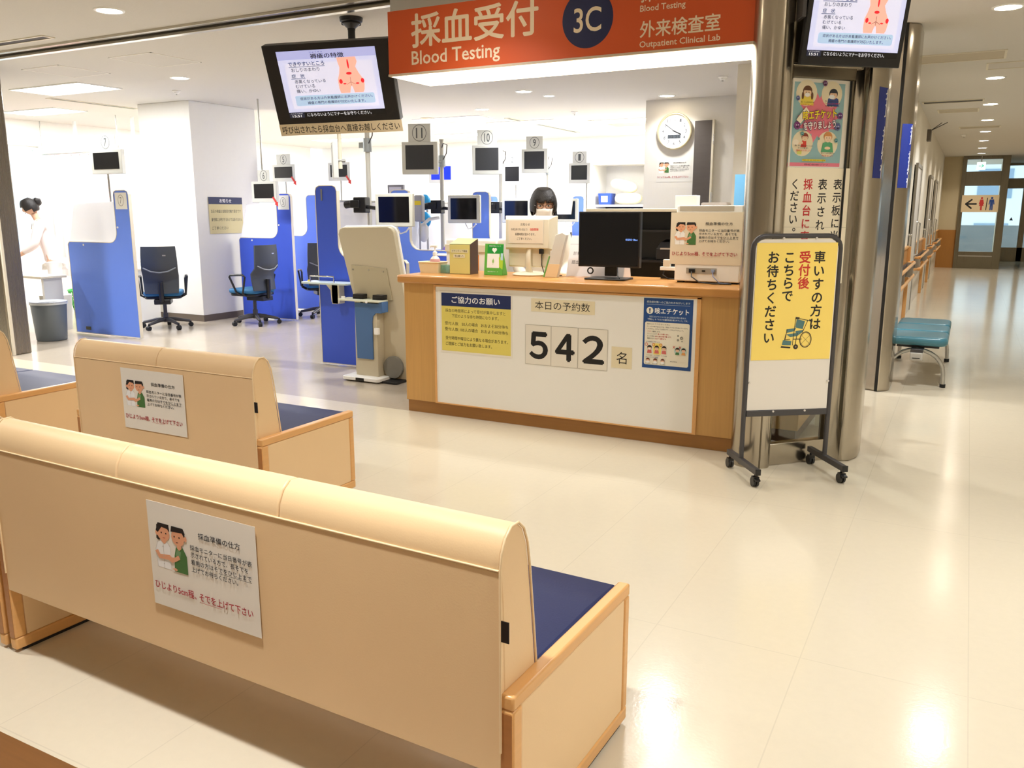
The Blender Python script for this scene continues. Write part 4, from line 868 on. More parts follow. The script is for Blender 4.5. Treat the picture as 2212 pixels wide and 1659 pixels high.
s.vtext('表示板に当日番号が', .365, .595, .054, .073, K, .02); s.vtext('表示された方は', .260, .595, .056, .076, K, .02); s.vtext('採血台に直接お越し', .160, .595, .056, .073, Rr, .03); s.vtext('ください。', .072, .595, .054, .065, K, .02)
s.line((206, 196, 170), (0, .33), (.455, .325), .002)
o = s.put('vertical_text_sheet', None, onglass(.004, 1.085, .003), wallrot(GA)); tag(o, 'cream paper with vertical black and red writing on the corner glass', 'notice')

# ---------------------------------------------------------------- rolling sign stand
SA = R(35.5)
t = thing('sign_stand', 'dark framed rolling sign stand with white board, before the corner glass', 'sign stand', (-1.037, 4.76, 0), SA)
SWd = .51
fp = [(0, 0, .105), (0, 0, 1.29)]
for i in range(1, 7): a = R(180-15*i); fp.append((.07+.07*math.cos(a), 0, 1.30+.07*math.sin(a)))
for i in range(0, 7): a = R(90-15*i); fp.append((SWd-.07+.07*math.cos(a), 0, 1.30+.07*math.sin(a)))
fp += [(SWd, 0, 1.29), (SWd, 0, .105)]
MB().tube(fp, .0135, 12).build('frame', M_DGREY, t)
MB().box(.012, SWd-.012, -.012, .012, .352, .388).build('lower_rail', M_DGREY, t, bevel=.003)
MB().prism(rrect(.014, SWd-.014, .388, 1.352, .055, corners=(0,0,1,1)), -.006, .006, M=MXZ).build('white_board', mat('whiteboard', (236, 230, 220), .35), t)
for x in (0, SWd):
    MB().box(x-.015, x+.015, -.235, .185, .075, .108).build('foot_bar', M_DGREY, t, bevel=.003)
    MB().box(x-.016, x+.016, -.240, -.234, .074, .109).build('end_cap', M_BLACK, t)
    for y in (-.20, .165):
        c = MB().cyl((x-.016, y, .028), (x-.004, y, .028), .027, n=18).cyl((x+.004, y, .028), (x+.016, y, .028), .027, n=18).box(x-.017, x+.017, y-.022, y+.010, .036, .060).cyl((x, y, .05), (x, y, .078), .006, n=8)
        if y < 0: c.prism([(y-.045, .040), (y-.010, .050), (y-.010, .058), (y-.045, .050)], x-.014, x+.014, M=MYZ)
        c.build('caster', M_BLACK, t)
for p in ((.17, .380), (.36, .380), (SWd-.02, .55), (.02, .55), (.17, 1.358), (.36, 1.358)): MB().cyl((p[0], -.016, p[1]), (p[0], -.004, p[1]), .006, n=10).build('clip', mat('clear_clip', (220, 215, 205), .3), t)
s = Sheet(.47, .655, mat('yellow_sheet', (255, 226, 118), .6))
s.vtext('車いすの方は', .368, .605, .062, .0745, (24, 22, 22), .03); s.vtext('受付後', .282, .605, .062, .071, (206, 52, 40), .035); s.vtext('こちらで', .192, .605, .062, .071, (24, 22, 22), .03); s.vtext('お待ちください', .098, .605, .062, .0745, (24, 22, 22), .03)
# wheelchair drawing
ox, oy = .175, .065; Tq = (84, 124, 124); Dk = (40, 34, 30)
def q(x, y): return (ox+x*.165, oy+y*.175)
s.poly(Tq, [q(.50,.95), q(.80,.88), q(.74,.62), q(.46,.68)]); s.poly(Tq, [q(.15,.62), q(.50,.66), q(.44,.56), q(.16,.50)]); s.poly(Tq, [q(.48,.56), q(.80,.60), q(.70,.50), q(.50,.48)])
s.poly(Tq, [q(.16,.46), q(.55,.50), q(.70,.50), q(.55,.40), q(.30,.37)])
for a, b_ in (((.46,.98),(.40,.10)), ((.90,.90),(.72,.50)), ((.18,.62),(.10,.15)), ((.14,.46),(.08,.12)), ((.50,.98),(.92,.90)), ((.92,.90),(1.05,.88)), ((.55,.50),(.50,.12)), ((.10,.28),(.30,.30)), ((.72,.30),(.40,.30))): s.line(Dk, q(*a), q(*b_), .0035, to='I')
s.poly(Dk, [q(.95,.94), q(1.08,.90), q(1.06,.85), q(.96,.87)]); s.poly(Dk, [q(.45,1.02), q(.60,1.0), q(.58,.95), q(.46,.95)])
s.poly(Tq, [q(.05,.27), q(.36,.24), q(.34,.10), q(.02,.12)]); s.poly(Dk, [q(0,.08), q(.34,.05), q(.32,.0), q(-.02,.03)])
u, v = q(.86, .28); s.ring(Dk, u, v, .036, .046, .004, to='I'); s.ring((160,140,90), u, v, .030, .040, .002, to='I'); s.line(Dk, (u-.03, v-.03), (u+.03, v+.03), .0012); s.line(Dk, (u-.03, v+.03), (u+.03, v-.03), .0012)
u, v = q(.52, .05); s.oval(Dk, u, v, .014); s.oval((150,130,100), u, v, .005)
o = s.put('yellow_wheelchair_notice', None, (-1.037+math.cos(SA)*.020+math.sin(SA)*.0075, 4.76+math.sin(SA)*.020-math.cos(SA)*.0075, .678), wallrot(SA)); tag(o, 'yellow notice with wheelchair drawing on the rolling sign stand', 'notice')

# ---------------------------------------------------------------- benches
def bench_parts(t, Wd, seams):
    # local frame: x from 0 (right end) to -Wd, y = 0 front, -D back
    D, ha, tk = .682, .445, .036
    for xo in (0, -Wd+tk):
        p = MB(); x1 = xo; x0 = xo - tk; fw = .042
        fr = p.box(x0, x1, -D, 0, .012, .012+fw).box(x0, x1, -D, 0, ha-.036, ha).box(x0, x1, -D, -D+fw, .012+fw, ha-.036).box(x0, x1, -fw*.8, 0, .012+fw, ha-.036)
        f = fr.build('side_frame', M_WOODF, t, bevel=.006)
        MB().box(x0+.004, x1-.0045, -D-.0006, -D+.001, .055, ha-.045).build('end_grain', M_WOODE, f)
        MB().box(x0+.003, x1-.003, -D+fw, -fw*.8, .012+fw, ha-.036).build('side_panel', M_LEATHER, f, bevel=.004)
        MB().box(x0+.008, x1-.008, -D+.03, -.03, 0, .012).build('glide', M_RUBBER, f)
    n = len(seams)+1; xs = [-tk*.9] + list(seams) + [-Wd+tk*.9]
    for i in range(n):
        a, b = xs[i+1]+.0015, xs[i]-.0015
        MB().prism([(-D+.16, .365), (-.004, .365), (-.004, .425), (-.02, .438), (-.20, .445), (-D+.16, .437)], a, b, M=MYZ).build('seat_cushion', M_NAVY, t, bevel=.012, seg=3)
    MB().box(xs[-1], xs[0], -D+.16, -.03, .30, .365).build('seat_rail', M_WOODF, t)
    # back cushions: profile in (y, z); a continuous cloth panel closes them at the rear
    prof = [(-D+.165, .43), (-D+.150, .55), (-D+.130, .70), (-D+.118, .765), (-D+.100, .805), (-D+.075, .826), (-D+.048, .826), (-D+.022, .806), (-D+.006, .775), (-D, .738), (-D+.004, .70), (-D+.010, .66), (-D+.02, .30), (-D+.14, .30), (-D+.16, .34)]
    for i in range(n):
        a, b = xs[i+1]+.001, xs[i]-.001
        MB().prism(prof, a, b, M=MYZ, sm=True).build('back_cushion', M_LEATHER, t, bevel=.006, seg=3)
    MB().prism([(-D, .238), (-D+.14, .238), (-D+.14, .295), (-D+.019, .295), (-D+.009, .66), (-D+.003, .70), (-D-.0005, .735), (-D-.001, .70)], xs[-1], xs[0], M=MYZ).build('back_panel', M_LEATHER, t, bevel=.003)
    bp = MB()
    bp.tube([(xs[0]-.004, -D-.001, .738), (xs[-1]+.004, -D-.001, .738)], .0028, 8)
    for x in (xs[0]+.0, xs[-1]):
        bp.tube([(x, y+(.002 if y > -D+.06 else -.002), z) for y, z in [(-D, .30)]+[(-D, .5), (-D, .738)]+prof[8:3:-1]+prof[3::-1]], .0032, 8)
    bp.build('piping', M_LEATHER2, t)
    MB().box(-.034, -.010, -D-.0035, -D-.001, .575, .625).build('brand_tab', M_BLACK, t)
    return t
def bench(x, y, th, Wd, seams, label):
    t = thing('bench', label, 'bench', (x, y, 0), th)
    return bench_parts(t, Wd, seams)
bench(-.769, 2.171, R(-1.8), 2.015, (-.69, -1.335), 'nearest cream bench with navy seat, cut by the bottom edge')
bench(-2.85, 3.515, 0, 1.36, (-.69,), 'two seat cream bench in the middle row, left of centre')
bench(-4.89, 3.49, 0, 2.0, (-.68, -1.34), 'cream bench at the left edge beside the middle bench')
bench(-2.82, 2.235, R(-1.0), 2.0, (-.68, -1.34), 'cream bench end at the left edge, touching the nearest bench')
s = sleeve_notice(.43, .315)
th = R(-1.8); l_ = .985; D = .687
o = s.put('sleeve_notice', None, (-.769-math.cos(th)*(l_+.215)+math.sin(th)*D, 2.171-math.sin(th)*(l_+.215)-math.cos(th)*D, .385), wallrot(th)); tag(o, 'sleeve notice taped to the back of the nearest bench', 'notice')
s = sleeve_notice(.46, .318)
o = s.put('sleeve_notice', None, (-2.85-.955, 3.515-.687, .395), wallrot()); tag(o, 'sleeve notice taped to the back of the two seat bench', 'notice')
# ---------------------------------------------------------------- laboratory partitions
def fin(x0, x1, y, flip, label, low=1.14, low_x=None, top=1.745, narrow=.26, card=None, glassy=True, mtl=None, hook=True, group=None):
    """L shaped board: tall narrow end and low wide part joined by a curve; flip=True puts the tall end on the left"""
    L = x1-x0
    t = thing('blue_partition', label, 'partition', (x0 if flip else x1, y, 0), 0, group)
    sg = 1 if flip else -1
    n = narrow; r = .13
    pts = [(0, .02), (L, .02), (L, low-.03), (L-.03, low)]
    pts.append((n+r, low))
    for i in range(1, 7): a = R(270-15*i); pts.append((n+r+r*math.cos(a), low+r+r*math.sin(a)))
    pts += [(n, top-.05), (n-.015, top-.015), (n-.05, top), (.05, top), (.015, top-.015), (0, top-.05)]
    pts = [(sg*a, b) for a, b in pts]
    MB().prism(pts, -.018, .018, M=MXZ).build('board', mtl or M_BLUE, t)
    e = MB(); e.tube([(a, 0, b) for a, b in pts], .0225, 6, closed=True, flat=.25)
    k = MB()
    for i in range(len(pts)):
        p, q = Vector((pts[i][0], 0, pts[i][1])), Vector((pts[(i+1) % len(pts)][0], 0, pts[(i+1) % len(pts)][1]))
        d = (q-p).normalized(); nn = Vector((d.z, 0, -d.x)) * .004 * (-1 if sg > 0 else 1)
        vs = [p+Vector((0,-.021,0)), q+Vector((0,-.021,0)), q+Vector((0,.021,0)), p+Vector((0,.021,0))]
        k.add([v-nn for v in vs]+[v+nn for v in vs], [(0,1,2,3),(7,6,5,4),(0,4,5,1),(2,6,7,3),(1,5,6,2),(3,7,4,0)])
    k.build('edge_trim', M_EDGE, t)
    if glassy:
        g = [(sg*a, b) for a, b in ([(n+.004, low+.25)] + [(n+.004+r+r*math.cos(R(180+15*i)), low+.004+r+r*math.sin(R(180+15*i))) for i in range(7)] + [(L-.02, low+.004), (L-.16, 1.60), (n+.004, 1.62)])]
        MB().prism(g, -.003, .003, M=MXZ).build('frosted_screen', M_FROST, t)
        for (a, b) in ((n-.03, low+.18), (L*.75, low-.035)): MB().cyl((sg*a, -.024, b), (sg*a, -.018, b), .012, n=14).build('screw_cap', M_WHITE, t)
    if hook: MB().box(sg*.08-.008, sg*.08+.008, -.026, -.018, top-.14, top-.03).build('metal_clip', M_ALU, t)
    if card:
        s = Sheet(.205, .19, M_WHITE); s.ring((120,120,120), .10, .10, .05, .065, .005); s.text(card, .085, .065, .115, .135, (130,130,130))
        s.put('number_card', t, (sg*(n/2)-.1025, -.0195, top-.215), wallrot())
    return t
p = fin(-9.80, -8.62, 6.74, False, 'blue partition with lowered left part and frosted screen, far left', card='7', hook=False)
MB().box(-.99, -.90, -.024, -.018, .06, .10).build('cable_outlet', mat('olive_grey_cap', (84, 84, 66), .5), p)
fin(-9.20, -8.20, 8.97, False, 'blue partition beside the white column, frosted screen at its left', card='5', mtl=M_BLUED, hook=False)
fin(-9.65, -8.62, 10.05, False, 'brighter blue partition standing behind the one by the white column', hook=False, glassy=False)
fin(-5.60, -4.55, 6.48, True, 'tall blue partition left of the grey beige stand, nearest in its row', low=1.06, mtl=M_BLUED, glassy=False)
fin(-5.93, -4.62, 8.15, True, 'blue partition second in the middle row, seen above the counter', low=1.07, glassy=False)
fin(-5.90, -4.60, 9.95, True, 'blue partition third in the middle row, behind the second staff screen', low=1.07, top=1.76, glassy=False)
for x, y, lb in ((-8.1, 11.9, 'small pale blue partition top far behind the nearest pole'), (-6.9, 12.1, 'small blue partition top between the two middle poles'), (-5.62, 12.6, 'small blue partition top far behind the clerk, left of the shelf alcove')):
    fin(x, x+.9, y, True, lb, low=1.05, glassy=False, hook=True, narrow=.20)
t = thing('screen_wall', 'long white screen with blue base running behind the poles', 'partition', (-6.32, 7.6, 0))
MB().box(-.02, .02, 0, 6.0, 1.0, 1.61).build('white_panel', mat('white_screen_panel', (250, 250, 253), .6), t); MB().box(-.02, .02, 0, 6.0, .04, 1.0).build('blue_base', M_BLUE, t); MB().box(-.026, .026, -.01, 6.01, 1.61, 1.63).build('top_rail', M_ALU, t, bevel=.003)
for y in (.1, 2.0, 4.0, 5.9): MB().box(-.15, .15, y-.03, y+.03, 0, .04).build('foot', M_EDGE, t)
# low panel right of the stand
t = thing('low_partition', 'low blue panel with white rounded rim behind the pump bottle', 'partition', (-4.55, 7.0, 0))
MB().prism(rrect(0, .62, .05, 1.08, .10, corners=(0,0,1,0)), -.015, .015, M=MXZ).build('board', M_BLUED, t)
q_ = [(0, 0, 1.085)] + [(.52+.105*math.cos(R(90-15*i)), 0, .98+.105*math.sin(R(90-15*i))) for i in range(7)] + [(.625, 0, .05)]
MB().tube(q_, .018, 8).build('rim', M_WHITE, t)
s = Sheet(.07, .05, mat('pale_blue_label', (150, 176, 214), .5)); o = s.put('label', t, (.46, -.0155, .98), wallrot())
MB().box(.0, .62, -.14, .14, 0, .05).build('foot', M_EDGE, t, bevel=.004)
# grey beige stand
t = thing('machine_stand', 'grey beige machine stand with a leaning back panel, at the left end of the counter', 'stand', (-4.65, 6.10, 0))
pf = [(-.245, .02), (-.235, .60), (-.235, .72), (-.39, 1.30), (-.375, 1.345), (-.34, 1.362), (.16, 1.372), (.20, 1.355), (.225, 1.32), (.335, .72), (.335, .02)]
MB().prism(pf, 0.0, -.05, M=MXZ).build('back_panel', M_GREIGE, t, bevel=.006)
MB().tube([(a, .055, b) for a, b in pf[2:10]], .016, 8, flat=.8).build('rim', M_WHITE, t)
MB().prism([(-.21,.74),(-.245,1.03),(.14,1.01),(.20,.73)], .012, .001, M=MXZ).build('cover_plate', mat('greige_plate', (182, 172, 144), .45), t, bevel=.002)
for a, b in ((-.225, .99), (-.05, .99), (.11, .98)): MB().cyl((a, -.016, b), (a, -.012, b), .008, n=10).build('screw', M_ALU, t)
MB().prism([(-.16, .03), (.09, .03), (.09, .66), (-.13, .66)], .10, .0, M=MXZ).build('column', M_GREIGE, t, bevel=.004)
MB().prism([(-.135,.20),(.045,.20),(.045,.54),(.055,.59),(.09,.62),(.15,.62),(.15,.705),(-.145,.705)], .112, .10, M=MXZ).build('blue_cover', mat('steel_blue_plate', (72, 110, 160), .45), t, bevel=.003)
MB().box(.12, .16, -.11, -.02, .625, .72).build('blue_side_box', mat('steel_blue_plate'), t, bevel=.004)
MB().prism(rrect(-.31, .15, -.15, .02, .02), .718, .735).build('shelf', mat('pale_shelf', (222, 226, 206), .4), t, bevel=.004)
for x in (-.12, .10): MB().box(x-.06, x+.05, -.09, -.02, .735, .765).box(x-.05, x+.06, -.10, -.03, .755, .78).cyl((x, -.06, .76), (x+.05, -.10, .70), .012, n=8).build('black_latch', M_BLACK, t, bevel=.003)
MB().cyl((.02, -.155, .72), (.02, -.148, .72), .012, n=10).build('white_knob', M_WHITE, t)
MB().cyl((-.27, -.11, .735), (-.27, -.11, .755), .018, n=12).build('white_knob', M_WHITE, t)
MB().box(.075, .12, -.13, -.10, .43, .49).build('white_tag', M_WHITE, t, bevel=.004)
MB().prism(rrect(-.25, .16, -.20, .12, .03), .012, .045).build('base', M_WHITE, t, bevel=.005); MB().box(-.09, .0, -.204, -.198, .015, .040).build('base_slot', M_BLACK, t)
MB().box(.16, .32, -.15, .05, .0, .02).build('rubber_foot', M_RUBBER, t, bevel=.004)
MB().cyl((.20, .0, .13), (.20, -.035, .13), .10, n=28).build('wheel_guard', mat('smoke_plastic', (120, 118, 110), .3), t)
MB().box(-.23, .14, -.16, .10, 0, .012).build('rubber_pad', M_RUBBER, t)
# little armrest shelf on the tall blue partition
t = thing('side_shelf', 'narrow glass-topped side shelf with chrome rail on the tall blue partition', 'shelf', (-5.30, 6.36, 0))
MB().prism(rrect(-.36, .20, -.10, .09, .02), .82, .84).build('shelf_top', mat('pale_glass_shelf', (206, 222, 222), .2), t, bevel=.004)
MB().tube([(-.27, -.06, .84), (-.27, -.06, .895), (.02, -.06, .895), (.02, -.06, .84)], .007, 8).build('rail', M_CHROME, t)
MB().prism([(-.14,.82),(.03,.82),(.03,.65),(.01,.63),(-.05,.63),(-.07,.65),(-.08,.76)], -.02, .0, M=MXZ).build('bracket', M_IVORY, t, bevel=.003)
MB().box(-.06, .01, .0, .10, .63, .82).build('bracket_arm', M_IVORY, t)
MB().ell((-.30, -.04, .846), (.02, .015, .01)).build('yellow_foam', mat('yellow_sponge', (236, 210, 90), .7), t)

# ---------------------------------------------------------------- number displays and poles
def red_arrow(t, x, z, y=-.03):
    a = MB(); d = [(0,.016),(.055,-.055),(.040,-.068),(.095,-.100),(.095,-.035),(.078,-.042),(.020,.030)]
    a.prism([(x+u, z+v) for u, v in d], .004, .0, M=Matrix.Translation((0, y, 0)) @ MXZ); a.build('red_arrow', mat('red_card', (220, 50, 44), .5), t)
def display(x, y, z, w, h, rz, num, label, pole=None, scr=(10,11,16), card=True, arrow=False, poleup=False, arm=None, cw=.22, ch=.15):
    t = thing('number_display', label, 'display', (x, y, z), R(rz))
    MB().box(-w/2, w/2, -.025, .03, -h/2, h/2).build('housing', mat('display_case', (222, 224, 218), .35), t, bevel=.006)
    MB().box(-w/2+.045, w/2-.045, -.0265, -.0245, -h/2+.055, h/2-.035).build('screen', mat('display_%d_%d' % (scr[0], scr[2]), scr, .3, emit=scr if scr[2] > 100 else None, estr=.8), t)
    if card:
        s = Sheet(cw, ch, mat('display_case'), thick=.004); s.ring((84,90,92), cw/2, ch/2, ch*.42, ch*.46, .006)
        k = .030 if len(num) == 1 else .048
        s.text(num, cw/2-k*ch/.15*.6, ch*.22, cw/2+k*ch/.15*.6, ch*.78, (84,90,92), .01); s.put('number_card', t, (-cw/2, -.01, h/2-.002), wallrot())
    if pole is not None:
        MB().cyl((pole[0], .02, -h/2), (pole[1], .03, pole[2]-z), .013, n=10).build('pole', M_ALU, t)
    if poleup: MB().cyl((-.05, .02, h/2-.01), (-.06, .02, CEIL-z), .012, n=10).build('upper_pole', M_ALU, t)
    if arm:
        v = Matrix.Rotation(-R(rz), 4, 'Z') @ Vector((arm[0]-x, arm[1]-y, 0)); MB().tube([(0, .03, 0), (v.x*.5, max(v.y, .03)*.6+.05, 0), (v.x, v.y, 0)], .016, 8).build('arm', M_ALU, t)
    if arrow: red_arrow(t, w/2-.07, -h/2+.045)
    return t
display(-9.22, 6.95, 2.09, .52, .285, 3, '7', 'number 7 display on a thin pole at the far left', pole=(-.04, -.02, .0), cw=.33, ch=.17)
display(-8.33, 8.62, 1.76, .44, .275, 0, '6', 'number 6 display in front of the white column edge with red arrow', arrow=True, poleup=True, cw=.21, ch=.15)
display(-9.10, 9.84, 2.065, .44, .25, 0, '5', 'number 5 display with red arrow between white column and television', arrow=True, cw=.27, ch=.15, pole=(0, 0, 0))
display(-8.20, 10.02, 2.075, .40, .26, 0, '4', 'display with red arrow and no number card, left of the nearest pole', card=False, arrow=True, pole=(0, 0, 0))
display(-5.75, 6.95, 2.01, .30, .36, -48, '8', 'display seen nearly side on, hanging on a bar under the television', card=False, scr=(120,120,118), arm=(-5.715, 7.04))
t = thing('hanging_bar', 'vertical bar dropping from behind the television to the side-on display', 'pole', (-5.72, 6.99, 1.93)); MB().cyl((0, .01, 0), (0, .01, CEIL-1.93), .022, n=12).build('bar', M_IVORY, t)
display(-5.62, 8.30, 2.10, .42, .36, 18, '11', 'number 11 display left of the second pole', scr=(60,62,66), cw=.26, ch=.20, arm=(-5.81, 9.05))
display(-5.60, 9.82, 2.16, .40, .37, 14, '10', 'number 10 display left of the third pole', scr=(60,62,66), cw=.26, ch=.19, arm=(-5.90, 10.72))
display(-5.48, 10.95, 2.20, .38, .33, 10, '9', 'number 9 display left of the pole behind the clerk', scr=(30,33,42), cw=.24, ch=.17, arm=(-6.03, 12.50))
display(-5.27, 12.05, 2.07, .34, .30, 6, '1', 'number 1 display on a thin pole left of the shelf alcove', pole=(.11, .12, .0), cw=.22, ch=.17)
display(-6.72, 12.62, 2.10, .34, .32, 4, '2', 'number 2 display partly behind the third pole', pole=(.05, .05, .0), cw=.24, ch=.16)
display(-7.55, 11.75, 2.10, .42, .30, 14, '3', 'display showing a plain blue screen behind the second pole', card=False, scr=(24,50,220), pole=(0, 0, 0))

def pole(x, y, top, label):
    t = thing('equipment_pole', label, 'pole', (x, y, 0))
    MB().cyl((0,0,0), (0,0,top), .026, n=16).cyl((0,0,top), (0,0,top+.05), .018, .030, n=14).build('pole_tube', mat('pale_pole', (206, 204, 194), .35), t)
    MB().cyl((0,0,0), (0,0,.02), .14, n=24).build('floor_plate', M_ALU, t)
    MB().cyl((0,0,top-.28), (0,0,top-.14), .045, n=16).box(-.10, -.03, -.02, .02, top-.24, top-.18).build('upper_clamp', mat('silver_clamp', (176, 184, 188), .3, .6), t, bevel=.004)
    MB().tube([(.03, -.02, top-.20), (.09, -.03, top-.12), (.10, -.03, top-.02), (.04, -.02, top+.0), (.02,-.02,top-.05)], .006, 8).build('cable_loop', M_DGREY, t)
    return t
def staffscreen(t0, x, y, z, w, h, rz, label, bag=False, reflect=False):
    t = thing('staff_monitor', label, 'monitor', (x, y, z), R(rz))
    MB().box(-w/2, w/2, -.025, .03, -h/2, h/2).build('housing', mat('monitor_pale', (222, 222, 206), .35), t, bevel=.01)
    MB().box(-w/2+.04, w/2-.04, -.0265, -.0245, -h/2+.045, h/2-.035).build('screen', M_SCREEN, t)
    MB().box(-.05, .05, .03, .06, -.05, .05).tube([(0, .05, 0), (-.12, .12, .0), (t0[0]-x, t0[1]-y, t0[2]-z)], .02, 10).build('arm', M_BLACK, t)
    c = MB(); bx, by, bz = t0[0]-x, t0[1]-y, t0[2]-z
    c.box(bx-.06, bx+.08, by-.06, by+.06, bz-.07, bz+.09).cyl((bx-.17, by-.03, bz+.01), (bx-.05, by-.03, bz+.03), .040, n=12).box(bx-.09, bx+.02, by-.08, by-.04, bz-.02, bz+.06)
    c.build('black_clamp', M_BLACK, t, bevel=.008)
    MB().tube([(.0, .03, -h/2), (.03, .05, -h/2-.07), (.10, .04, -h/2-.05), (.14, .03, -h/2-.01)], .008, 8).build('cable', M_WHITE, t)
    return t
PL = [(-5.69, 7.42, 2.40, 'thick pale pole just right of the hanging television'), (-5.81, 9.05, 2.32, 'second pale pole, right of the number 11 display'), (-5.90, 10.72, 2.34, 'third pale pole, between the number 10 and number 2 displays'), (-6.03, 12.50, 2.36, 'fourth pale pole, rising behind the clerk')]
for p in PL: pole(*p)
staffscreen((-5.66, 7.36, 1.56), -5.17, 7.16, 1.517, .42, .335, 10, 'pale framed staff monitor above the grey beige stand')
staffscreen((-5.80, 8.98, 1.55), -5.40, 8.90, 1.531, .42, .33, 8, 'second pale framed staff monitor, above the gold box')
staffscreen((-5.90, 10.65, 1.55), -5.50, 10.45, 1.516, .42, .33, 6, 'third pale framed staff monitor, partly behind the clerk')
m4 = staffscreen((-6.0, 12.44, 1.55), -5.50, 12.05, 1.52, .42, .35, 4, 'fourth pale framed staff monitor with a white bag over it, right of the clerk')
o = MB().prism([(-.12,-.10),(.12,-.10),(.15,.16),(.10,.21),(-.10,.21),(-.14,.14)], .012, .0, M=MXZ).build('white_bag', mat('thin_white_bag', (232, 234, 226), .6, bump=.3, bscale=20), None, loc=(-5.50, 12.02, 1.56), bevel=.005); tag(o, 'thin white plastic bag hung over the fourth staff monitor', 'bag')
# medical clutter behind the counter
def desk(x0, x1, y0, y1, label, z=.74):
    t = thing('lab_desk', label, 'desk', ((x0+x1)/2, (y0+y1)/2, 0)); a, b = (x1-x0)/2, (y1-y0)/2
    MB().box(-a, a, -b, b, z-.03, z).build('desk_top', mat('pale_desk', (234, 226, 208), .35), t, bevel=.005)
    for sx in (-a+.05, a-.05): MB().box(sx-.02, sx+.02, -b+.05, b-.05, 0, z-.03).build('leg_panel', M_WHITE, t)
    return t
desk(-11.0, -9.74, 6.28, 6.62, 'pale treatment table at the far left before the blue partition')
desk(-10.6, -9.95, 7.7, 8.2, 'pale desk behind the far left blue partition')
desk(-5.55, -4.65, 8.35, 9.0, 'pale desk behind the second blue partition of the middle row')
desk(-5.5, -4.65, 6.62, 6.9, 'pale desk behind the tall blue partition')
t = thing('blue_cushion', 'small blue arm cushion lying on the far left treatment table', 'cushion', (-10.75, 6.42, .742)); MB().ell((0,0,.035), (.10,.07,.035)).build('cushion_body', mat('sky_blue_vinyl', (90, 170, 230), .4), t)
t = thing('yellow_tray', 'small yellow tray clipped under the far left treatment table', 'tray', (-10.55, 6.36, .66)); MB().box(-.07,.07,-.05,.05,0,.025).build('tray_body', mat('yellow_plastic', (232, 206, 40), .4), t, bevel=.006); MB().box(-.005,.005,-.04,.04,.025,.052).build('clip_arm', M_ALU, t)
t = thing('waste_bin', 'round grey waste bin on the floor by the left steel pillar', 'bin', (-9.55, 6.22, 0))
MB().lathe([(0,0),(.155,0),(.165,.01),(.195,.455),(.188,.455),(.158,.015),(0,.012)], n=36).build('bin_body', mat('slate_grey_plastic', (112, 122, 132), .4), t)
MB().torus((0,0,.458), .197, .008).build('rim', mat('pale_bin_rim', (170, 176, 190), .3), t)
MB().lathe([(.16,.44),(.185,.462),(.203,.458),(.205,.43)], n=24).build('bag_liner', mat('clear_liner', (210, 214, 214), .3), t)
t = thing('lidded_bin', 'white round container behind the grey waste bin', 'bin', (-10.35, 6.85, 0)); MB().lathe([(0,0),(.16,0),(.19,.42),(.19,.45),(0,.47)], n=28).build('bin_body', mat('pale_grey_tub', (206, 206, 202), .4), t)
t = thing('green_basket', 'green slatted plastic basket on the floor behind the waste bin', 'basket', (-12.0, 8.45, 0))
gb = MB()
for k in range(6): gb.torus((0,0,.03+.055*k), .19+.010*k, .010, n=24, k=6)
for k in range(18): a = 2*PI*k/18; gb.cyl((.185*math.cos(a), .185*math.sin(a), .01), (.245*math.cos(a), .245*math.sin(a), .31), .010, n=6)
gb.cyl((0,0,0), (0,0,.012), .19, n=24); gb.torus((0,0,.315), .248, .014, n=24, k=8); gb.build('basket_body', mat('bright_green_plastic', (40, 168, 70), .4), t)
# pink curtain by the nurse
t = thing('pink_curtain', 'pale pink curtain hanging behind the nurse at the far left', 'curtain', (-12.6, 9.0, 0))
cu = []; n = 60
for i in range(n+1): cu.append((-.9+1.8*i/n, .05*math.sin(i*.9)))
c = MB(); vs = [(a, b, .45) for a, b in cu]+[(a, b, 2.4) for a, b in cu]; c.add(vs, [(i, i+1, n+2+i, n+1+i) for i in range(n)], sm=True)
c.build('curtain_cloth', mat('pink_cloth', (240, 206, 204), .8), t); MB().cyl((-.95, 0, 2.42), (.95, 0, 2.42), .012, n=8).build('curtain_rail', M_ALU, t); MB().cyl((-.93,0,2.42),(-.93,0,CEIL),.008,n=8).cyl((.93,0,2.42),(.93,0,CEIL),.008,n=8).build('rail_hanger', M_ALU, t)
t = thing('ceiling_rail', 'white rail frame under the ceiling left of the white column', 'rail', (-11.6, 9.3, 0))
MB().box(-1.5, 1.3, -.02, .02, 2.52, 2.56).box(-1.5, -1.46, -.02, .02, 2.56, CEIL).box(1.26, 1.3, -.02, .02, 2.56, CEIL).box(-.1, -.06, -.02, .02, 2.56, CEIL).build('rail_bar', M_WHITE, t)
t = thing('pink_traffic_cone', 'small pink and red pointed cone on a far desk left of the white column', 'cone', (-11.2, 9.4, .742)); MB().lathe([(0,0),(.085,0),(.085,.01),(.055,.03),(.004,.36),(0,.36)], n=20).build('cone_body', mat('pink_red', (236, 110, 110), .5), t)
desk(-11.6, -10.8, 9.1, 9.7, 'pale desk under the pink cone')
# wall of the white column
s = Sheet(.62, .50, mat('buff_notice', (214, 200, 150), .6)); s.rect((34, 42, 84), 0, .405, .62, .50); s.text('お知らせ', .20, .425, .42, .478, (236,236,240), .02)
for k, (tx, b_) in enumerate((('当日の検査は自動受付機で受付です', .585), ('番号順にお呼びするわけではありません', .60), ('ご了承ください', .33))): s.text(tx, .035, .285-.115*k, b_, .33-.115*k, (80, 74, 60), .01)
o = s.put('column_notice', None, (-9.272, 8.50, 1.20), Euler((PI/2, 0, PI/2))); tag(o, 'buff notice with navy heading on the side of the white column', 'notice')
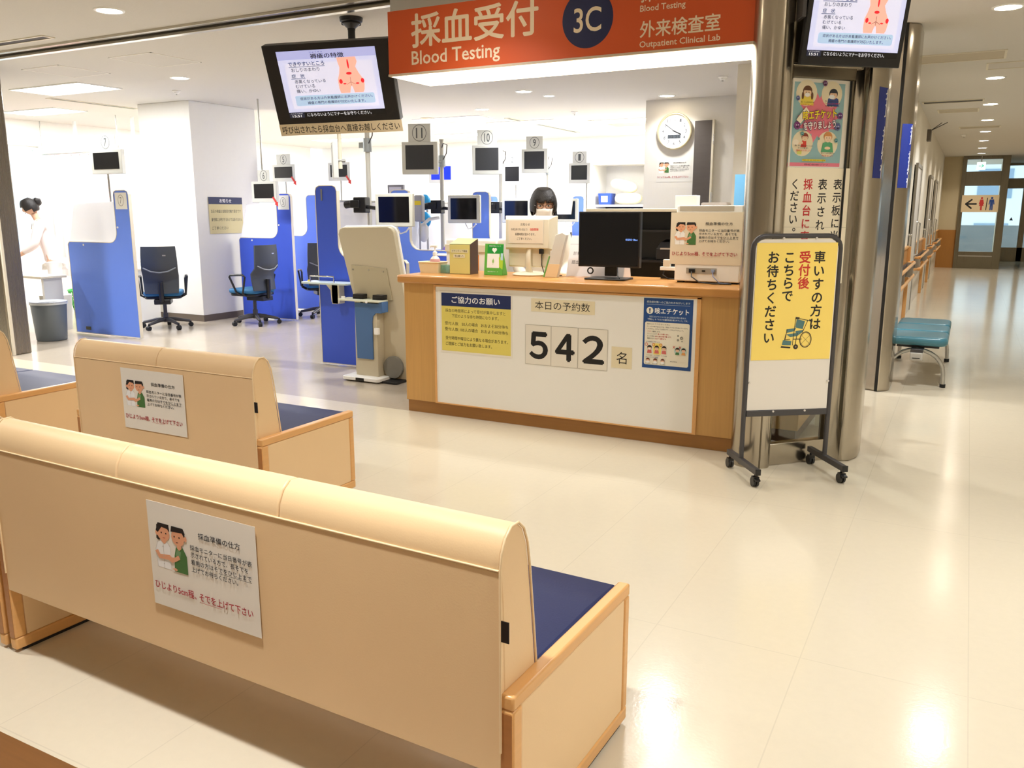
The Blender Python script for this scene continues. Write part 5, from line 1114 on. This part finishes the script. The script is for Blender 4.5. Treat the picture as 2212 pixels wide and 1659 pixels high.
# small framed certificate and blue dispensers near the first pole
t = thing('device_box', 'small dark framed panel beside the thick pole', 'panel', (-6.9, 9.6, 0)); MB().box(-.13,.13,-.02,.02,1.62,1.86).build('panel_frame', mat('grey_frame', (120,120,130), .4), t, bevel=.004); MB().box(-.10,.10,-.024,-.019,1.65,1.83).build('panel_face', mat('pale_print', (196,196,214), .5), t); MB().cyl((0,.0,0),(0,.0,1.62),.012,n=8).build('panel_post', M_ALU, t)
t = thing('glove_dispenser', 'bright blue round dispenser beside the thick pole', 'dispenser', (-6.17, 9.2, 0))
for z in (1.62, 1.40): MB().ell((0,0,z), (.085,.05,.10)).build('blue_reel', mat('cyan_plastic', (40, 160, 226), .35), t)
MB().cyl((.0,.05,0),(.0,.05,1.70),.012,n=8).build('stand_post', M_ALU, t)
t = thing('label_reel', 'grey and yellow label reel right of the thick pole', 'dispenser', (-5.95, 8.75, 0)); MB().box(-.06,.06,-.04,.04,1.38,1.70).build('reel_body', mat('mid_grey', (170,170,170), .4), t, bevel=.02); MB().box(-.05,.05,-.044,-.04,1.58,1.63).build('yellow_band', mat('yellow_plastic'), t); MB().cyl((0,0,0),(0,0,1.40),.012,n=8).build('stand_post', M_ALU, t)
# grey arm light / handset by second pole
t = thing('white_lamp_head', 'white rounded equipment head hanging on the second pole', 'equipment', (-5.97, 8.86, 1.25)); MB().ell((0,0,0), (.07,.06,.12)).tube([(0,0,.1),(.06,.04,.16),(.15,.13,.18)], .02, 8).build('head_shell', M_WHITE, t)
t = thing('purple_glove_box', 'purple and navy supplies on the desk behind the gold box', 'supplies', (-5.25, 8.6, .742)); MB().box(-.22,.20,-.10,.10,0,.30).build('navy_carton', mat('navy_carton', (30, 40, 96), .5), t, bevel=.004); MB().ell((-.10,-.12,.30), (.10,.06,.08)).build('purple_pad', mat('lilac', (166, 140, 222), .6), t)

# ---------------------------------------------------------------- office chairs
def office_chair(label, x, y, rz):
    t = thing('office_chair', label, 'chair', (x, y, 0), R(rz), 'charcoal office chairs in the laboratory')
    # chair faces local +y; the back is at -y
    bm_ = MB(); nz = 9; nx = 7; vs = []; fs = []
    for k in range(2):
        for j in range(nz):
            z = j/(nz-1); zz = .47+.60*z; wd = .205+.025*math.sin(z*2.2)-.02*z
            for i in range(nx):
                u = -1+2*i/(nx-1); yy = -.20 - .05*(1-u*u) - .05*math.sin(z*PI)*(-1 if z < .4 else .4) - .05*z + (.02 if k else 0)
                vs.append((u*wd, yy, zz))
    for j in range(nz-1):
        for i in range(nx-1):
            a = j*nx+i; fs.append((a, a+nx, a+nx+1, a+1)[::-1]); b_ = nz*nx+a; fs.append((b_, b_+nx, b_+nx+1, b_+1))
    def strip(idx):
        for p, q in zip(idx, idx[1:]): fs.append((p, q, q+nz*nx, p+nz*nx))
    strip([i for i in range(nx)]); strip([(nz-1)*nx+i for i in range(nx)][::-1]); strip([j*nx for j in range(nz)][::-1]); strip([j*nx+nx-1 for j in range(nz)])
    bm_.add(vs, fs, sm=True); bm_.build('backrest', M_MESH, t)
    MB().tube([(-.195, -.262, .80), (-.10, -.285, .755), (0, -.293, .742), (.10, -.285, .755), (.195, -.262, .80)], .009, 8).build('back_band', mat('grey_band', (126,130,134), .4), t)
    MB().box(.05, .09, -.302, -.297, .95, .965).build('maker_badge', M_ALU, t)
    MB().prism(rrect(-.235, .235, -.20, .27, .09), .43, .49).build('seat', mat('teal_blue_fabric', (38, 104, 148), .7), t, bevel=.02)
    MB().prism(rrect(-.22, .22, -.19, .25, .08), .395, .43).box(-.10, .10, -.24, .05, .33, .395).tube([(0,-.16,.37),(0,-.25,.38),(0,-.262,.50),(0,-.262,.62)], .03, 10).build('seat_pan', M_BLACK, t, bevel=.01)
    for sx in (-1, 1):
        MB().tube([(sx*.20, -.05, .40), (sx*.275, -.06, .44), (sx*.285, -.12, .66), (sx*.285, -.08, .685), (sx*.285, .13, .675), (sx*.285, .15, .655), (sx*.265, .06, .45), (sx*.20, .04, .41)], .014, 8).build('armrest', M_BLACK, t)
    MB().cyl((0,0,.10), (0,0,.33), .024, n=14).cyl((0,0,.08), (0,0,.20), .034, n=14).build('gas_column', M_DGREY, t)
    bs = MB()
    for k in range(5):
        a = 2*PI*k/5+.3; c, s_ = math.cos(a), math.sin(a)
        bs.tube([(0,0,.115), (.12*c,.12*s_,.11), (.30*c,.30*s_,.075)], [.032,.026,.018], 8)
    bs.build('star_base', M_DGREY, t)
    for k in range(5):
        a = 2*PI*k/5+.3; c, s_ = math.cos(a), math.sin(a)
        MB().cyl((.31*c-.022*s_, .31*s_+.022*c, .03), (.31*c+.022*s_, .31*s_-.022*c, .03), .03, n=14).cyl((.31*c,.31*s_,.03),(.31*c,.31*s_,.075),.010,n=8).build('caster', M_RUBBER, t)
    return t
ch = office_chair('charcoal office chair with its back to the camera, right of the far left blue partition', -9.22, 7.60, 44)
dup(ch, (-8.46, 8.44, 0), R(92), 'charcoal office chair turned left with blue seat, before the white column')
dup(ch, (-8.25, 9.55, 0), R(52), 'charcoal office chair half hidden behind the tall blue partition')
# ---------------------------------------------------------------- clock wall
t = thing('wall_clock', 'large round white wall clock with a dark date window', 'clock', (-3.535, 11.2, 2.537))
MB().cyl((0, 0, 0), (0, -.035, 0), .232, n=56).build('clock_case', mat('ivory_clock_case', (222, 216, 196), .35), t)
MB().torus((0, -.036, 0), .222, .016, 'y', 56, 10).build('rim', mat('champagne_rim', (206, 194, 160), .3, .5), t)
s = Sheet(.42, .42)
s.oval((246, 246, 242), .21, .21, .205, n=56)
for k in range(1, 13):
    if 7 < k < 9 or True:
        a = PI/2-2*PI*k/12; u, v = .21+.155*math.cos(a), .21+.155*math.sin(a)
        wd = .022 if k > 9 else .013; s.text(str(k), u-wd, v-.022, u+wd, v+.022, (60, 60, 64), .02)
s.rect((60, 66, 72), .12, .118, .295, .165, r=.004); s.text('12 31', .15, .127, .27, .156, (26, 28, 30), .01)
def hand(ang, ln, wd):
    a = R(90-ang); s.line((24,24,26), (.21-.03*math.cos(a), .21-.03*math.sin(a)), (.21+ln*math.cos(a), .21+ln*math.sin(a)), wd)
hand(115.5, .10, .018); hand(306, .15, .010); s.oval((30,30,30), .21, .21, .010)
s.put('clock_face', t, (-.21, -.037, -.21), wallrot(), iname='dial', lname='numerals')
s = sleeve_notice(.47, .315, mat('laminated_grey_white', (226, 224, 216), .35)); o = s.put('sleeve_notice', None, (-3.775, 11.199, 1.89), wallrot()); tag(o, 'laminated sleeve notice on the wall below the clock', 'notice')
t = thing('locker_door', 'tall dark reflective door panel with hinges beside the clock', 'door panel', (-3.13, 11.196, 0))
MB().box(-.13, .10, -.05, 0, 0.9, 2.655).build('dark_panel', mat('smoked_panel', (92, 86, 82), .3, noise=.12, nscale=5, stretch=(1, 1, 5)), t, bevel=.003)
MB().box(.10, .125, -.055, 0, .9, 2.66).build('side_edge', M_IVORY, t)
for z in (2.35, 1.62): MB().cyl((.128, -.06, z), (.128, -.06, z+.13), .010, n=10).build('hinge', M_CHROME, t)
MB().box(-.13, .125, -.05, 0, 0, .9).build('base_panel', M_IVORY, t)
t = thing('white_carton', 'small plain white box standing behind the white equipment box', 'box', (-2.0, 6.72, 1.527)); MB().box(-.085, .085, -.05, .06, 0, .10).build('carton_body', M_WHITE, t, bevel=.003)
t = thing('towel_basket', 'ivory perforated basket with folded white towels at the right', 'basket', (-2.44, 9.2, 0)); 
tb = MB(); tb.box(-.19,.19,-.12,.12,1.30,1.305).box(-.20,.20,-.13,-.122,1.30,1.50).box(-.20,.20,.122,.13,1.30,1.50).box(-.20,-.192,-.122,.122,1.30,1.50).box(.192,.20,-.122,.122,1.30,1.50); tb.build('basket_body', mat('ivory_basket', (240, 226, 200), .5), t, bevel=.004)
dots = MB()
for i in range(11):
    for j in range(4): dots.box(-.16+i*.032-.006, -.16+i*.032+.006, -.1315, -.130, 1.33+j*.035, 1.345+j*.035)
dots.build('perforation', mat('perforation_shadow', (176, 160, 136), .6), t)
for z in (1.45, 1.50, 1.55): 
    o = MB().prism(rrect(-.15, .15, -.09, .09, .04), 0, .046).build('folded_towel', mat('white_towel', (246, 236, 226), .9, bump=.4, bscale=80), None, loc=(-2.42, 9.2, z+.002), bevel=.018); tag(o, 'folded white towel in the ivory basket, %s of the stack' % {1.45: 'lowest', 1.50: 'middle', 1.55: 'topmost'}[z], 'towel', 'folded towels in the ivory basket')
t = thing('side_cabinet', 'white cabinet carrying the towel basket behind the steel column', 'cabinet', (-2.46, 9.2, 0)); MB().box(-.24,.24,-.2,.2,0,1.298).build('cabinet_body', M_WHITE, t, bevel=.004); MB().box(-.22,.22,-.21,-.2,.1,1.25).build('cabinet_door', M_IVORY, t)
t = thing('file_box', 'blue and grey upright file box beside the steel column', 'file box', (-1.545, 7.0, 0)); MB().box(-.13, -.02, -.10, .14, 1.10, 1.79).build('blue_file', mat('sky_blue_card', (110, 180, 228), .5), t); MB().box(-.02, .10, -.10, .14, 1.101, 1.79).build('grey_file', mat('taupe_grey', (122, 112, 104), .5), t)
MB().box(-.16,.13,-.14,.18,0,1.10).build('riser', M_WHITE, t)
# alcove shelf with pillows and blue bins
t = thing('alcove_shelf', 'shelf unit inside the wall alcove with a dark lower row', 'shelf', (-6.17, 16.4, 0))
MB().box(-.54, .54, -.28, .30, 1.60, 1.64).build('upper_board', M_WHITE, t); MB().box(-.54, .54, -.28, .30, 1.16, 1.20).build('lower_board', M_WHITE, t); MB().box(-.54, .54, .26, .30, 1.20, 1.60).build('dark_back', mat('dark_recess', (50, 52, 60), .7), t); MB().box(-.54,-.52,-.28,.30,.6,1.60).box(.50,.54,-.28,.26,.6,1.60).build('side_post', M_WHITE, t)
def bluebin(x, z, lb):
    t = thing('blue_bin', lb, 'storage bin', (x, 16.25, z), 0, 'blue storage bins in the alcove'); MB().prism([(-.12,0),(.12,0),(.14,.22),(-.14,.22)], -.13, .13, M=MXZ).build('bin_body', mat('royal_blue_plastic', (36, 76, 180), .4), t, bevel=.008); MB().box(-.07,.07,-.136,-.1305,.05,.17).build('white_label', M_WHITE, t)
bluebin(-6.50, 1.202, 'left blue bin with white label on the lower alcove shelf'); bluebin(-6.18, 1.202, 'middle blue bin with white label on the lower alcove shelf'); bluebin(-6.50, 1.642, 'blue bin on the upper alcove shelf beside the pillows')
t = thing('white_tub', 'white tub on the lower alcove shelf beside the blue bins', 'tub', (-5.88, 16.25, 1.202)); MB().lathe([(0,0),(.10,0),(.12,.17),(0,.18)], n=20).build('tub_body', M_WHITE, t)
for (x, z, lb, r_) in ((-6.02, 1.76, 'lower cream pillow in the wall alcove', 0), (-6.12, 2.01, 'upper cream pillow leaning on the lower one in the alcove', .25)):
    o = MB().ell((0,0,0), (.27,.15,.11), fn=lambda q: Vector((math.copysign(abs(q.x)**.6, q.x), math.copysign(abs(q.y)**.6, q.y), q.z))).build('pillow', mat('cream_pillow', (250, 232, 190), .8, bump=.2, bscale=8), None, loc=(x, 16.2, z), rot=(0, r_, 0)); tag(o, lb, 'pillow', 'pillows in the alcove')
t = thing('dark_counter', 'dark fronted counter run under the alcove behind the clerk', 'counter', (-5.1, 13.6, 0)); MB().box(-1.05, 1.1, -.3, .3, 0, 1.16).build('counter_body', mat('dark_front', (40, 40, 44), .5), t); MB().box(-1.07, 1.12, -.32, .32, 1.16, 1.20).build('counter_top', M_IVORY, t, bevel=.004)
for x, w_, h_, c, lb in ((-5.25, .10, .16, (40,42,50), 'small black canister on the dark counter behind the clerk'), (-4.95, .12, .12, (210, 176, 130), 'small brown carton on the dark counter'), (-4.72, .16, .22, (240, 240, 236), 'white upright carton on the dark counter')):
    o = MB().box(-w_/2, w_/2, -.06, .06, 0, h_).build('supply_carton', mat('carton_%d' % c[0], c, .5), None, loc=(x, 13.5, 1.201), bevel=.006); tag(o, lb, 'carton')

# ---------------------------------------------------------------- corridor: handrails, teal bench, signs
def handrail(y0, y1, x=-.63, label='', g='wooden handrails along the corridor wall'):
    t = thing('handrail', label, 'handrail', (x, y0, 0), 0, g); L = y1-y0
    for z in (.80, .62):
        MB().tube([(-.085, 0, z-.01), (-.02, -.02, z), (0, .03, z), (0, L-.03, z), (-.02, L+.02, z), (-.085, L, z-.01)], .020, 10).build('rail', M_WOODF, t)
        for k in range(2): MB().ell((-.01, .01 if k == 0 else L-.01, z), (.028, .05, .028)).build('rail_end', wood('rail_end_wood', (206, 140, 70), 1, .4, .1), t)
    MB().box(-.105, -.075, .1, L-.1, .63, .79).build('backing_strip', mat('dark_strip', (64, 56, 54), .5), t)
    for k in range(max(2, int(L/1.2))): 
        y = .2+(L-.4)*k/max(1, int(L/1.2)-1); MB().box(-.09, 0, y-.012, y+.012, .61, .81).build('bracket', M_ALU, t)
handrail(9.4, 13.2, label='first wooden double handrail, nearest on the corridor wall')
handrail(14.7, 17.6, label='second wooden double handrail along the corridor wall')
handrail(18.95, 20.4, label='third wooden double handrail along the corridor wall')
handrail(21.8, 25.4, label='last wooden double handrail before the glass doors')
for i, y in enumerate((9.35, 13.25, 17.65, 20.45)):
    t = thing('wall_post', 'slim wooden post with a chrome knob on the corridor wall, %s from the camera' % ['first', 'second', 'third', 'fourth'][i], 'post', (-.69, y, 0), 0, 'wall posts by the corridor doors')
    MB().box(-.05, .0, -.035, .035, 0, 1.02).build('post_body', M_WOODF, t, bevel=.006); MB().cyl((-.03,0,1.02), (-.03,0,1.16), .014, n=10).ell((-.03,0,1.18), (.03,.03,.02), nu=12, nv=8).build('chrome_knob', M_CHROME, t)
t = thing('corridor_bench', 'teal padded three seat bench with arched metal legs in the corridor', 'bench', (-.30, 8.05, 0))
for k in range(3):
    MB().prism(rrect(-.235, .235, .02+.52*k, .51+.52*k, .07), .355, .43).build('seat_pad', mat('teal_vinyl', (70, 128, 146), .28), t, bevel=.03, seg=4)
MB().box(-.05, .05, -.02, 1.60, .30, .33).build('beam', M_DGREY, t, bevel=.004); MB().box(-.17, .17, .10, 1.48, .33, .356).build('seat_pan', M_BLACK, t)
MB().box(-.05, .05, -.035, .0, .235, .30).build('beam_cap', mat('cap_grey', (196, 194, 188), .4), t, bevel=.006); MB().box(-.03, .03, -.038, -.034, .25, .258).build('cap_slot', M_BLACK, t)
for y in (.06, 1.52):
    a_ = [(-.22, y, .015)] + [(-.22+.0, y, .12)] + [(-.22+.22-.22*math.cos(R(b_)), y, .12+.20*math.sin(R(b_))) for b_ in range(15, 180, 15)] + [(.22, y, .12), (.225, y, .015)]
    MB().tube(a_, .018, 10).build('arched_leg', M_ALU, t)
    for x in (-.22, .225): MB().cyl((x, y, 0), (x, y, .03), .024, n=12).build('rubber_foot', M_RUBBER, t)
t = thing('toilet_sign', 'cream toilet sign with arrow and red and blue figures on the corridor glass door', 'sign', (-.24, 26.08, 1.49))
s = Sheet(.87, .445, mat('cream_board', (226, 206, 170), .6), thick=.006)
K = (22, 22, 24)
s.line(K, (.10, .215), (.345, .215), .042); s.line(K, (.105, .215), (.235, .325), .042); s.line(K, (.105, .215), (.235, .105), .042)
for (p, r_) in (((.345,.215),.021), ((.105,.215),.021), ((.235,.325),.021), ((.235,.105),.021)): s.oval(K, p[0], p[1], r_)
rd, bl = (200, 48, 48), (36, 74, 150)
s.oval(rd, .470, .365, .026); s.poly(rd, [(.435,.33),(.505,.33),(.53,.215),(.505,.21),(.495,.26),(.525,.165),(.49,.165),(.49,.05),(.45,.05),(.45,.165),(.415,.165),(.445,.26),(.435,.21),(.41,.215)])
s.line(K, (.600, .375), (.585, .05), .020)
s.oval(bl, .705, .365, .028); s.poly(bl, [(.655,.33),(.755,.33),(.775,.20),(.750,.20),(.740,.27),(.742,.05),(.712,.05),(.705,.18),(.698,.05),(.668,.05),(.670,.27),(.660,.20),(.635,.20)])
s.put('sign_board', t, (0, 0, 0), wallrot())
MB().box(.05, .10, 0, .17, .10, .30).box(.72, .77, 0, .17, .10, .30).build('fixing', M_ALU, t)
t = thing('exit_sign', 'small lit white exit sign with green arrow under the corridor ceiling', 'sign', (.13, 25.9, 2.58))
MB().box(-.105, .105, -.03, .03, 0, .20).build('sign_case', M_WHITE, t); s = Sheet(.20, .19); s.rect((230, 250, 244), 0, 0, .20, .19, e=2.2); s.line((30, 190, 150), (.04, .095), (.15, .095), .018, e=.8); s.line((30, 190, 150), (.155, .095), (.105, .14), .018, e=.8); s.line((30, 190, 150), (.155, .095), (.105, .05), .018, e=.8)
s.put('lit_face', t, (-.10, -.031, .005), wallrot()); MB().cyl((0,0,.2), (0,0,CEIL-2.58), .012, n=8).build('hanger', M_ALU, t)
t = thing('wall_bracket_sensor', 'dark wall box with two antennas near the corridor ceiling', 'sensor', (-.75, 15.95, 2.66)); MB().box(0, .06, -.12, .12, -.02, .16).build('sensor_box', mat('brown_grey', (96, 88, 78), .5), t, bevel=.004)
for a in (.20, .28): MB().cyl((.05, 0, .15), (a, .05, .27), .006, n=6).build('antenna', M_BLACK, t)
t = thing('wheelchair', 'folded wheelchair standing behind the glass door at the corridor end', 'wheelchair', (-.22, 27.5, 0), R(90))
MB().torus((0, 0, .30), .29, .014, 'y').build('wheel', M_RUBBER, t); MB().torus((0, .12, .30), .29, .014, 'y').build('wheel', M_RUBBER, t)
MB().tube([(-.35,.06,.08),(-.30,.06,.5),(.2,.06,.5),(.25,.06,.92),(.36,.06,.94)], .014, 8).build('frame_tube', M_CHROME, t); MB().box(-.25,.2,.0,.12,.46,.50).build('seat', M_BLACK, t)
for y in (0, .12): MB().cyl((0, y-.02, .30), (0, y+.02, .30), .03, n=10).build('hub', M_DGREY, t)
MB().cyl((0,0,.30),(0,.12,.30),.01,n=8).cyl((0,.06,.30),(0,.06,.50),.012,n=8).build('axle', M_CHROME, t)

# ---------------------------------------------------------------- people
def skin_mesh(chains):
    """chains: list of lists of (point, radius); the first chain starts at the pelvis. Returns evaluated vertices and faces."""
    me = bpy.data.meshes.new('sk'); vs = []; es = []; rad = []; idx = {}
    for c in chains:
        prev = None
        for p, r in c:
            k = tuple(round(a, 4) for a in p)
            if k not in idx: idx[k] = len(vs); vs.append(p); rad.append(r if isinstance(r, tuple) else (r, r))
            if prev is not None and prev != idx[k]: es.append((prev, idx[k]))
            prev = idx[k]
    me.from_pydata(vs, es, []); ob = bpy.data.objects.new('sk', me); COL.objects.link(ob)
    ob.modifiers.new('s', 'SKIN'); 
    if not me.skin_vertices: pass
    for i, sv in enumerate(me.skin_vertices[0].data): sv.radius = rad[i]; sv.use_root = (i == 0)
    ob.modifiers['s'].use_smooth_shade = True
    m = ob.modifiers.new('u', 'SUBSURF'); m.levels = 2; m.render_levels = 2
    dg = bpy.context.evaluated_depsgraph_get(); dg.update(); e = ob.evaluated_get(dg); em = e.to_mesh()
    out = ([tuple(v.co) for v in em.vertices], [tuple(p.vertices) for p in em.polygons]); e.to_mesh_clear()
    bpy.data.objects.remove(ob); bpy.data.meshes.remove(me)
    return out
def head_geo(mb, H):
    def fn(q):
        x, y, z = q
        w = 1.0 - .30*max(0, -z)**1.5; f = y < 0
        x *= w; 
        if y < 0: y *= (1 - .10*max(0, -z))
        if y < -.5 and abs(x) < .22 and -.35 < z < .12: y -= .18*(1-abs(x)/.22)*(1-abs(z+.16)/.28 if abs(z+.16) < .28 else 0)
        if y < -.4 and .02 < z < .25 and .18 < abs(x) < .62: y += .06
        return Vector((x, y, z))
    mb.ell((0, 0, 0), (.076, .095, .118), nu=40, nv=28, M=H, fn=fn)
    for sx in (-1, 1): mb.ell((sx*.078, .008, -.012), (.010, .020, .032), nu=10, nv=8, M=H)
def hand_chains(wr, dirv, side):
    d = Vector(dirv).normalized(); s = Vector(side).normalized(); n = d.cross(s); w = Vector(wr); out = []
    palm = w + d*.085
    out.append([(tuple(w), .024), (tuple(w+d*.045), (.030, .018)), (tuple(palm), (.034, .016))])
    for i, (o_, l) in enumerate(((-.030, .062), (-.010, .072), (.010, .068), (.029, .052))):
        b = palm + s*o_; out.append([(tuple(palm), (.034, .016)), (tuple(b+d*.012), .0095), (tuple(b+d*(l*.5)+n*.010), .0085), (tuple(b+d*l+n*.026), .007)])
    out.append([(tuple(w+d*.045), (.030, .018)), (tuple(w+d*.06-s*.040+n*.010), .010), (tuple(w+d*.09-s*.052+n*.022), .008)])
    return out
def person(label, loc, rz, lean=0.0, uniform=(240, 240, 240), legs=(240,240,240), arm=None, turn=0.0, tilt=0.0, hair='short', mask=True, glasses=False, k=1.0, hs=1.0, collar=True, under=None):
    t = thing('person', label, 'person', loc, rz)
    V = Vector; Lm = Matrix.Translation((0,0,.95)) @ Matrix.Rotation(lean, 4, 'X') @ Matrix.Translation((0,0,-.95))
    T = lambda p: tuple(Lm @ V(p))
    armL = arm or [(-.18, .0, 1.38), (-.22, -.03, 1.12), (-.14, -.24, 1.04)]
    armR = [(-a[0], a[1], a[2]) for a in armL]
    pel = (0, 0, .95)
    body = [[(pel, (.15, .105)), (T((0, 0, 1.08)), (.13, .10)), (T((0, 0, 1.25)), (.15, .10)), (T((0, .0, 1.385)), (.12, .085)), (T((0, .0, 1.45)), (.052, .052)), (T((0, -.012, 1.53)), (.048, .05)), (T((0,-.015,1.58)), (.05,.055))]]
    for A in (armL, armR):
        body.append([(T((0, .0, 1.385)), (.12, .085)), (T(A[0]), .058), (T(A[1]), .040), (T(A[2]), .027)])
        d = V(T(A[2]))-V(T(A[1])); body += hand_chains(T(A[2]), d, (1 if A[0][0] < 0 else -1, 0, .1))
    for sx in (-1, 1):
        body.append([(pel, (.15, .105)), ((sx*.09, 0, .84), .085), ((sx*.095, -.01, .50), .056), ((sx*.095, .01, .12), .036), ((sx*.10, .0, .05), .038), ((sx*.10, -.10, .035), .032)])
    vs, fs = skin_mesh(body)
    mb = MB(); mb.add(vs, fs, sm=True)
    Hm = Matrix.Translation(T((0, -.03, 1.655))) @ Matrix.Rotation(turn, 4, 'Z') @ Matrix.Rotation(tilt, 4, 'X') @ Matrix.Scale(hs, 4)
    head_geo(mb, Hm)
    mb.build('body', M_SKIN, t)
    # clothes grown on the same skeleton, a little larger
    top = [[(pel, (.175, .13)), (T((0, 0, 1.08)), (.155, .125)), (T((0, 0, 1.25)), (.175, .125)), (T((0, .0, 1.385)), (.14, .105)), (T((0, .0, 1.44)), (.070, .068))]]
    for A in (armL, armR):
        e_ = V(A[0]).lerp(V(A[1]), .98); w_ = V(A[1]).lerp(V(A[2]), .80)
        top.append([(T((0, .0, 1.385)), (.14, .105)), (T(A[0]), .078), (T(tuple(e_)), .058), (T(tuple(w_)), .044)])
    top[0].insert(0, ((0, 0, .80), (.18, .135)))
    top[0] = top[0][::1]
    vs, fs = skin_mesh(top); MB().add(vs, fs, sm=True).build('uniform_top', mat('cloth_%d_%d' % (uniform[0], uniform[2]), uniform, .8, bump=.15, bscale=12), t)
    pn = []
    for sx in (-1, 1): pn.append([((0, 0, .93), (.165, .12)), ((sx*.09, 0, .82), .10), ((sx*.095, -.01, .50), .078), ((sx*.095, .01, .12), .066), ((sx*.095, .01, .09), .064)])
    vs, fs = skin_mesh(pn); MB().add(vs, fs, sm=True).build('trousers', mat('trouser_%d_%d' % (legs[0], legs[2]), legs, .8), t)
    for sx in (-1, 1): MB().prism(rrect(sx*.10-.045, sx*.10+.045, -.17, .075, .04), 0, .065).build('shoe', M_WHITE, t, bevel=.015)
    if collar:
        c = MB(); c.add([T(p) for p in ((-.075,-.075,1.455),(.0,-.118,1.36),(-.06,-.125,1.36),(-.115,-.085,1.43),(-.08,.03,1.475))], [(0,1,2,3),(0,3,4)]); c.add([T(p) for p in ((.075,-.075,1.455),(.0,-.118,1.36),(.06,-.125,1.36),(.115,-.085,1.43),(.08,.03,1.475))], [(3,2,1,0),(4,3,0)])
        c.build('collar', mat('cream_collar', (240, 228, 204), .7), t)
    if under: MB().add([T(p) for p in ((-.055,-.085,1.47),(.055,-.085,1.47),(.0,-.121,1.34))], [(0,2,1)]).build('inner_shirt', mat('dark_inner', under, .8), t)
    hb = MB()
    def hf(q):
        x, y, z = q; n_ = .03*math.sin(9*math.atan2(y, x))+.02*math.sin(23*math.atan2(y, x))
        return Vector((x*(1+n_*.3), y*(1+n_*.3), z))
    # hair cap: keep only the part above the fringe line / behind the face
    vs = []; fs = []; nu, nv = 48, 26
    for j in range(nv+1):
        ph = -PI/2+PI*j/nv
        for i in range(nu):
            th = 2*PI*i/nu; cr = math.cos(ph)**.72 if j not in (0, nv) else 0.0; q = hf(Vector((cr*math.cos(th), cr*math.sin(th), math.sin(ph))))
            zz = q.z*.126+.004; wq = 1.0 if zz > .0 else 1.0+.12*min(1, -zz/.08)
            flat_ = 1.0+.10*(1-abs(q.z))
            vs.append((q.x*.092*wq*flat_, q.y*.108*flat_+.006, min(zz, .118)))
    for j in range(nv):
        for i in range(nu):
            k2 = (i+1) % nu; cy = vs[j*nu+i][1]; cz = vs[j*nu+i][2]; cxx = vs[j*nu+i][0]
            front = cy < -.020
            lim = .030+.008*math.sin(i*2.3) if front and abs(cxx) < .066 else (-.045 if cy < .012 else -.095)
            if cz > lim: fs.append((j*nu+i, j*nu+k2, (j+1)*nu+k2, (j+1)*nu+i))
    hb.add(vs, fs, sm=True, M=Hm)
    if hair == 'bun': hb.ell((0, .125, .02), (.058, .050, .058), M=Hm, fn=lambda q: q*(1+.08*math.sin(7*q.x+5*q.z)))
    ho = hb.build('hair', M_HAIR, t); sd = ho.modifiers.new('solid', 'SOLIDIFY'); sd.thickness = .006
    for sx in (-1, 1):
        MB().ell((sx*.030, -.0835, .012), (.013, .006, .006), nu=12, nv=8, M=Hm).build('eye', mat('eye_white', (236, 230, 226), .2), t)
        MB().ell((sx*.030, -.0880, .012), (.0055, .003, .0055), nu=10, nv=6, M=Hm).build('iris', M_HAIR, t)
        MB().tube([(sx*.014,-.094,.034),(sx*.030,-.093,.040),(sx*.048,-.083,.034)], .0022, 6, M=Hm).build('eyebrow', M_HAIR, t)
    if mask:
        mk = MB(); rows = []
        for j in range(6):
            z = -.010-.085*j/5
            for i in range(9): u = -1+2*i/8; rows.append((u*.066*(1-.12*j/5), -.072-.048*(1-u*u)**.8+.010*j/5, z+.010*(1-abs(u))*(1 if j == 0 else (-1 if j == 5 else 0))))
        mk.add(rows, [(j*9+i, j*9+i+1, (j+1)*9+i+1, (j+1)*9+i)[::-1] for j in range(5) for i in range(8)], sm=True, M=Hm)
        for sx in (-1, 1): mk.tube([(sx*.066,-.074,-.016),(sx*.078,-.03,.0),(sx*.084,.01,.012)], .0014, 5, M=Hm); mk.tube([(sx*.058,-.064,-.09),(sx*.072,-.03,-.06),(sx*.084,.012,-.03)], .0014, 5, M=Hm)
        mo = mk.build('face_mask', mat('white_mask', (240, 236, 230), .7), t); sd = mo.modifiers.new('solid', 'SOLIDIFY'); sd.thickness = .002
    else: MB().tube([(-.022,-.088,-.055),(0,-.095,-.057),(.022,-.088,-.055)], .004, 8, M=Hm).build('mouth', mat('lips', (186, 104, 96), .5), t)
    if glasses:
        g = MB()
        for sx in (-1, 1):
            g.tube([tuple(p) for p in [(sx*.034+.026*math.cos(2*PI*i/20), -.101+.006*abs(math.cos(2*PI*i/20)), .010+.018*math.sin(2*PI*i/20)) for i in range(20)]], .0020, 6, closed=True, M=Hm)
            g.tube([(sx*.060,-.098,.014),(sx*.078,-.06,.014),(sx*.084,.01,.010)], .0020, 6, M=Hm)
        g.tube([(-.008,-.103,.014),(.008,-.103,.014)], .0020, 6, M=Hm); g.build('glasses', mat('brown_frame', (60, 40, 32), .3), t)
    return t
# eye line of this figure is at 1.655 m, top of the hair near 1.79; scaled to a 1.60 m woman
p = person('clerk with dark bob, glasses and white mask, standing behind the counter', (-3.03, 6.22, 0), R(24), uniform=(222, 214, 200), legs=(60,64,80), mask=True, glasses=True, tilt=R(14), turn=R(6), under=(26, 26, 32), hs=1.16); p.scale = (.94, .94, .94)
p = person('nurse in white with black bun, bending over a table at the far left', (-11.05, 7.35, 0), R(-38), lean=R(17), uniform=(246, 232, 230), legs=(250,246,244), mask=False, hair='bun', tilt=R(26), arm=[(-.18, .0, 1.38), (-.22, -.16, 1.15), (-.14, -.38, 1.08)]); p.scale = (.97, .97, .97)
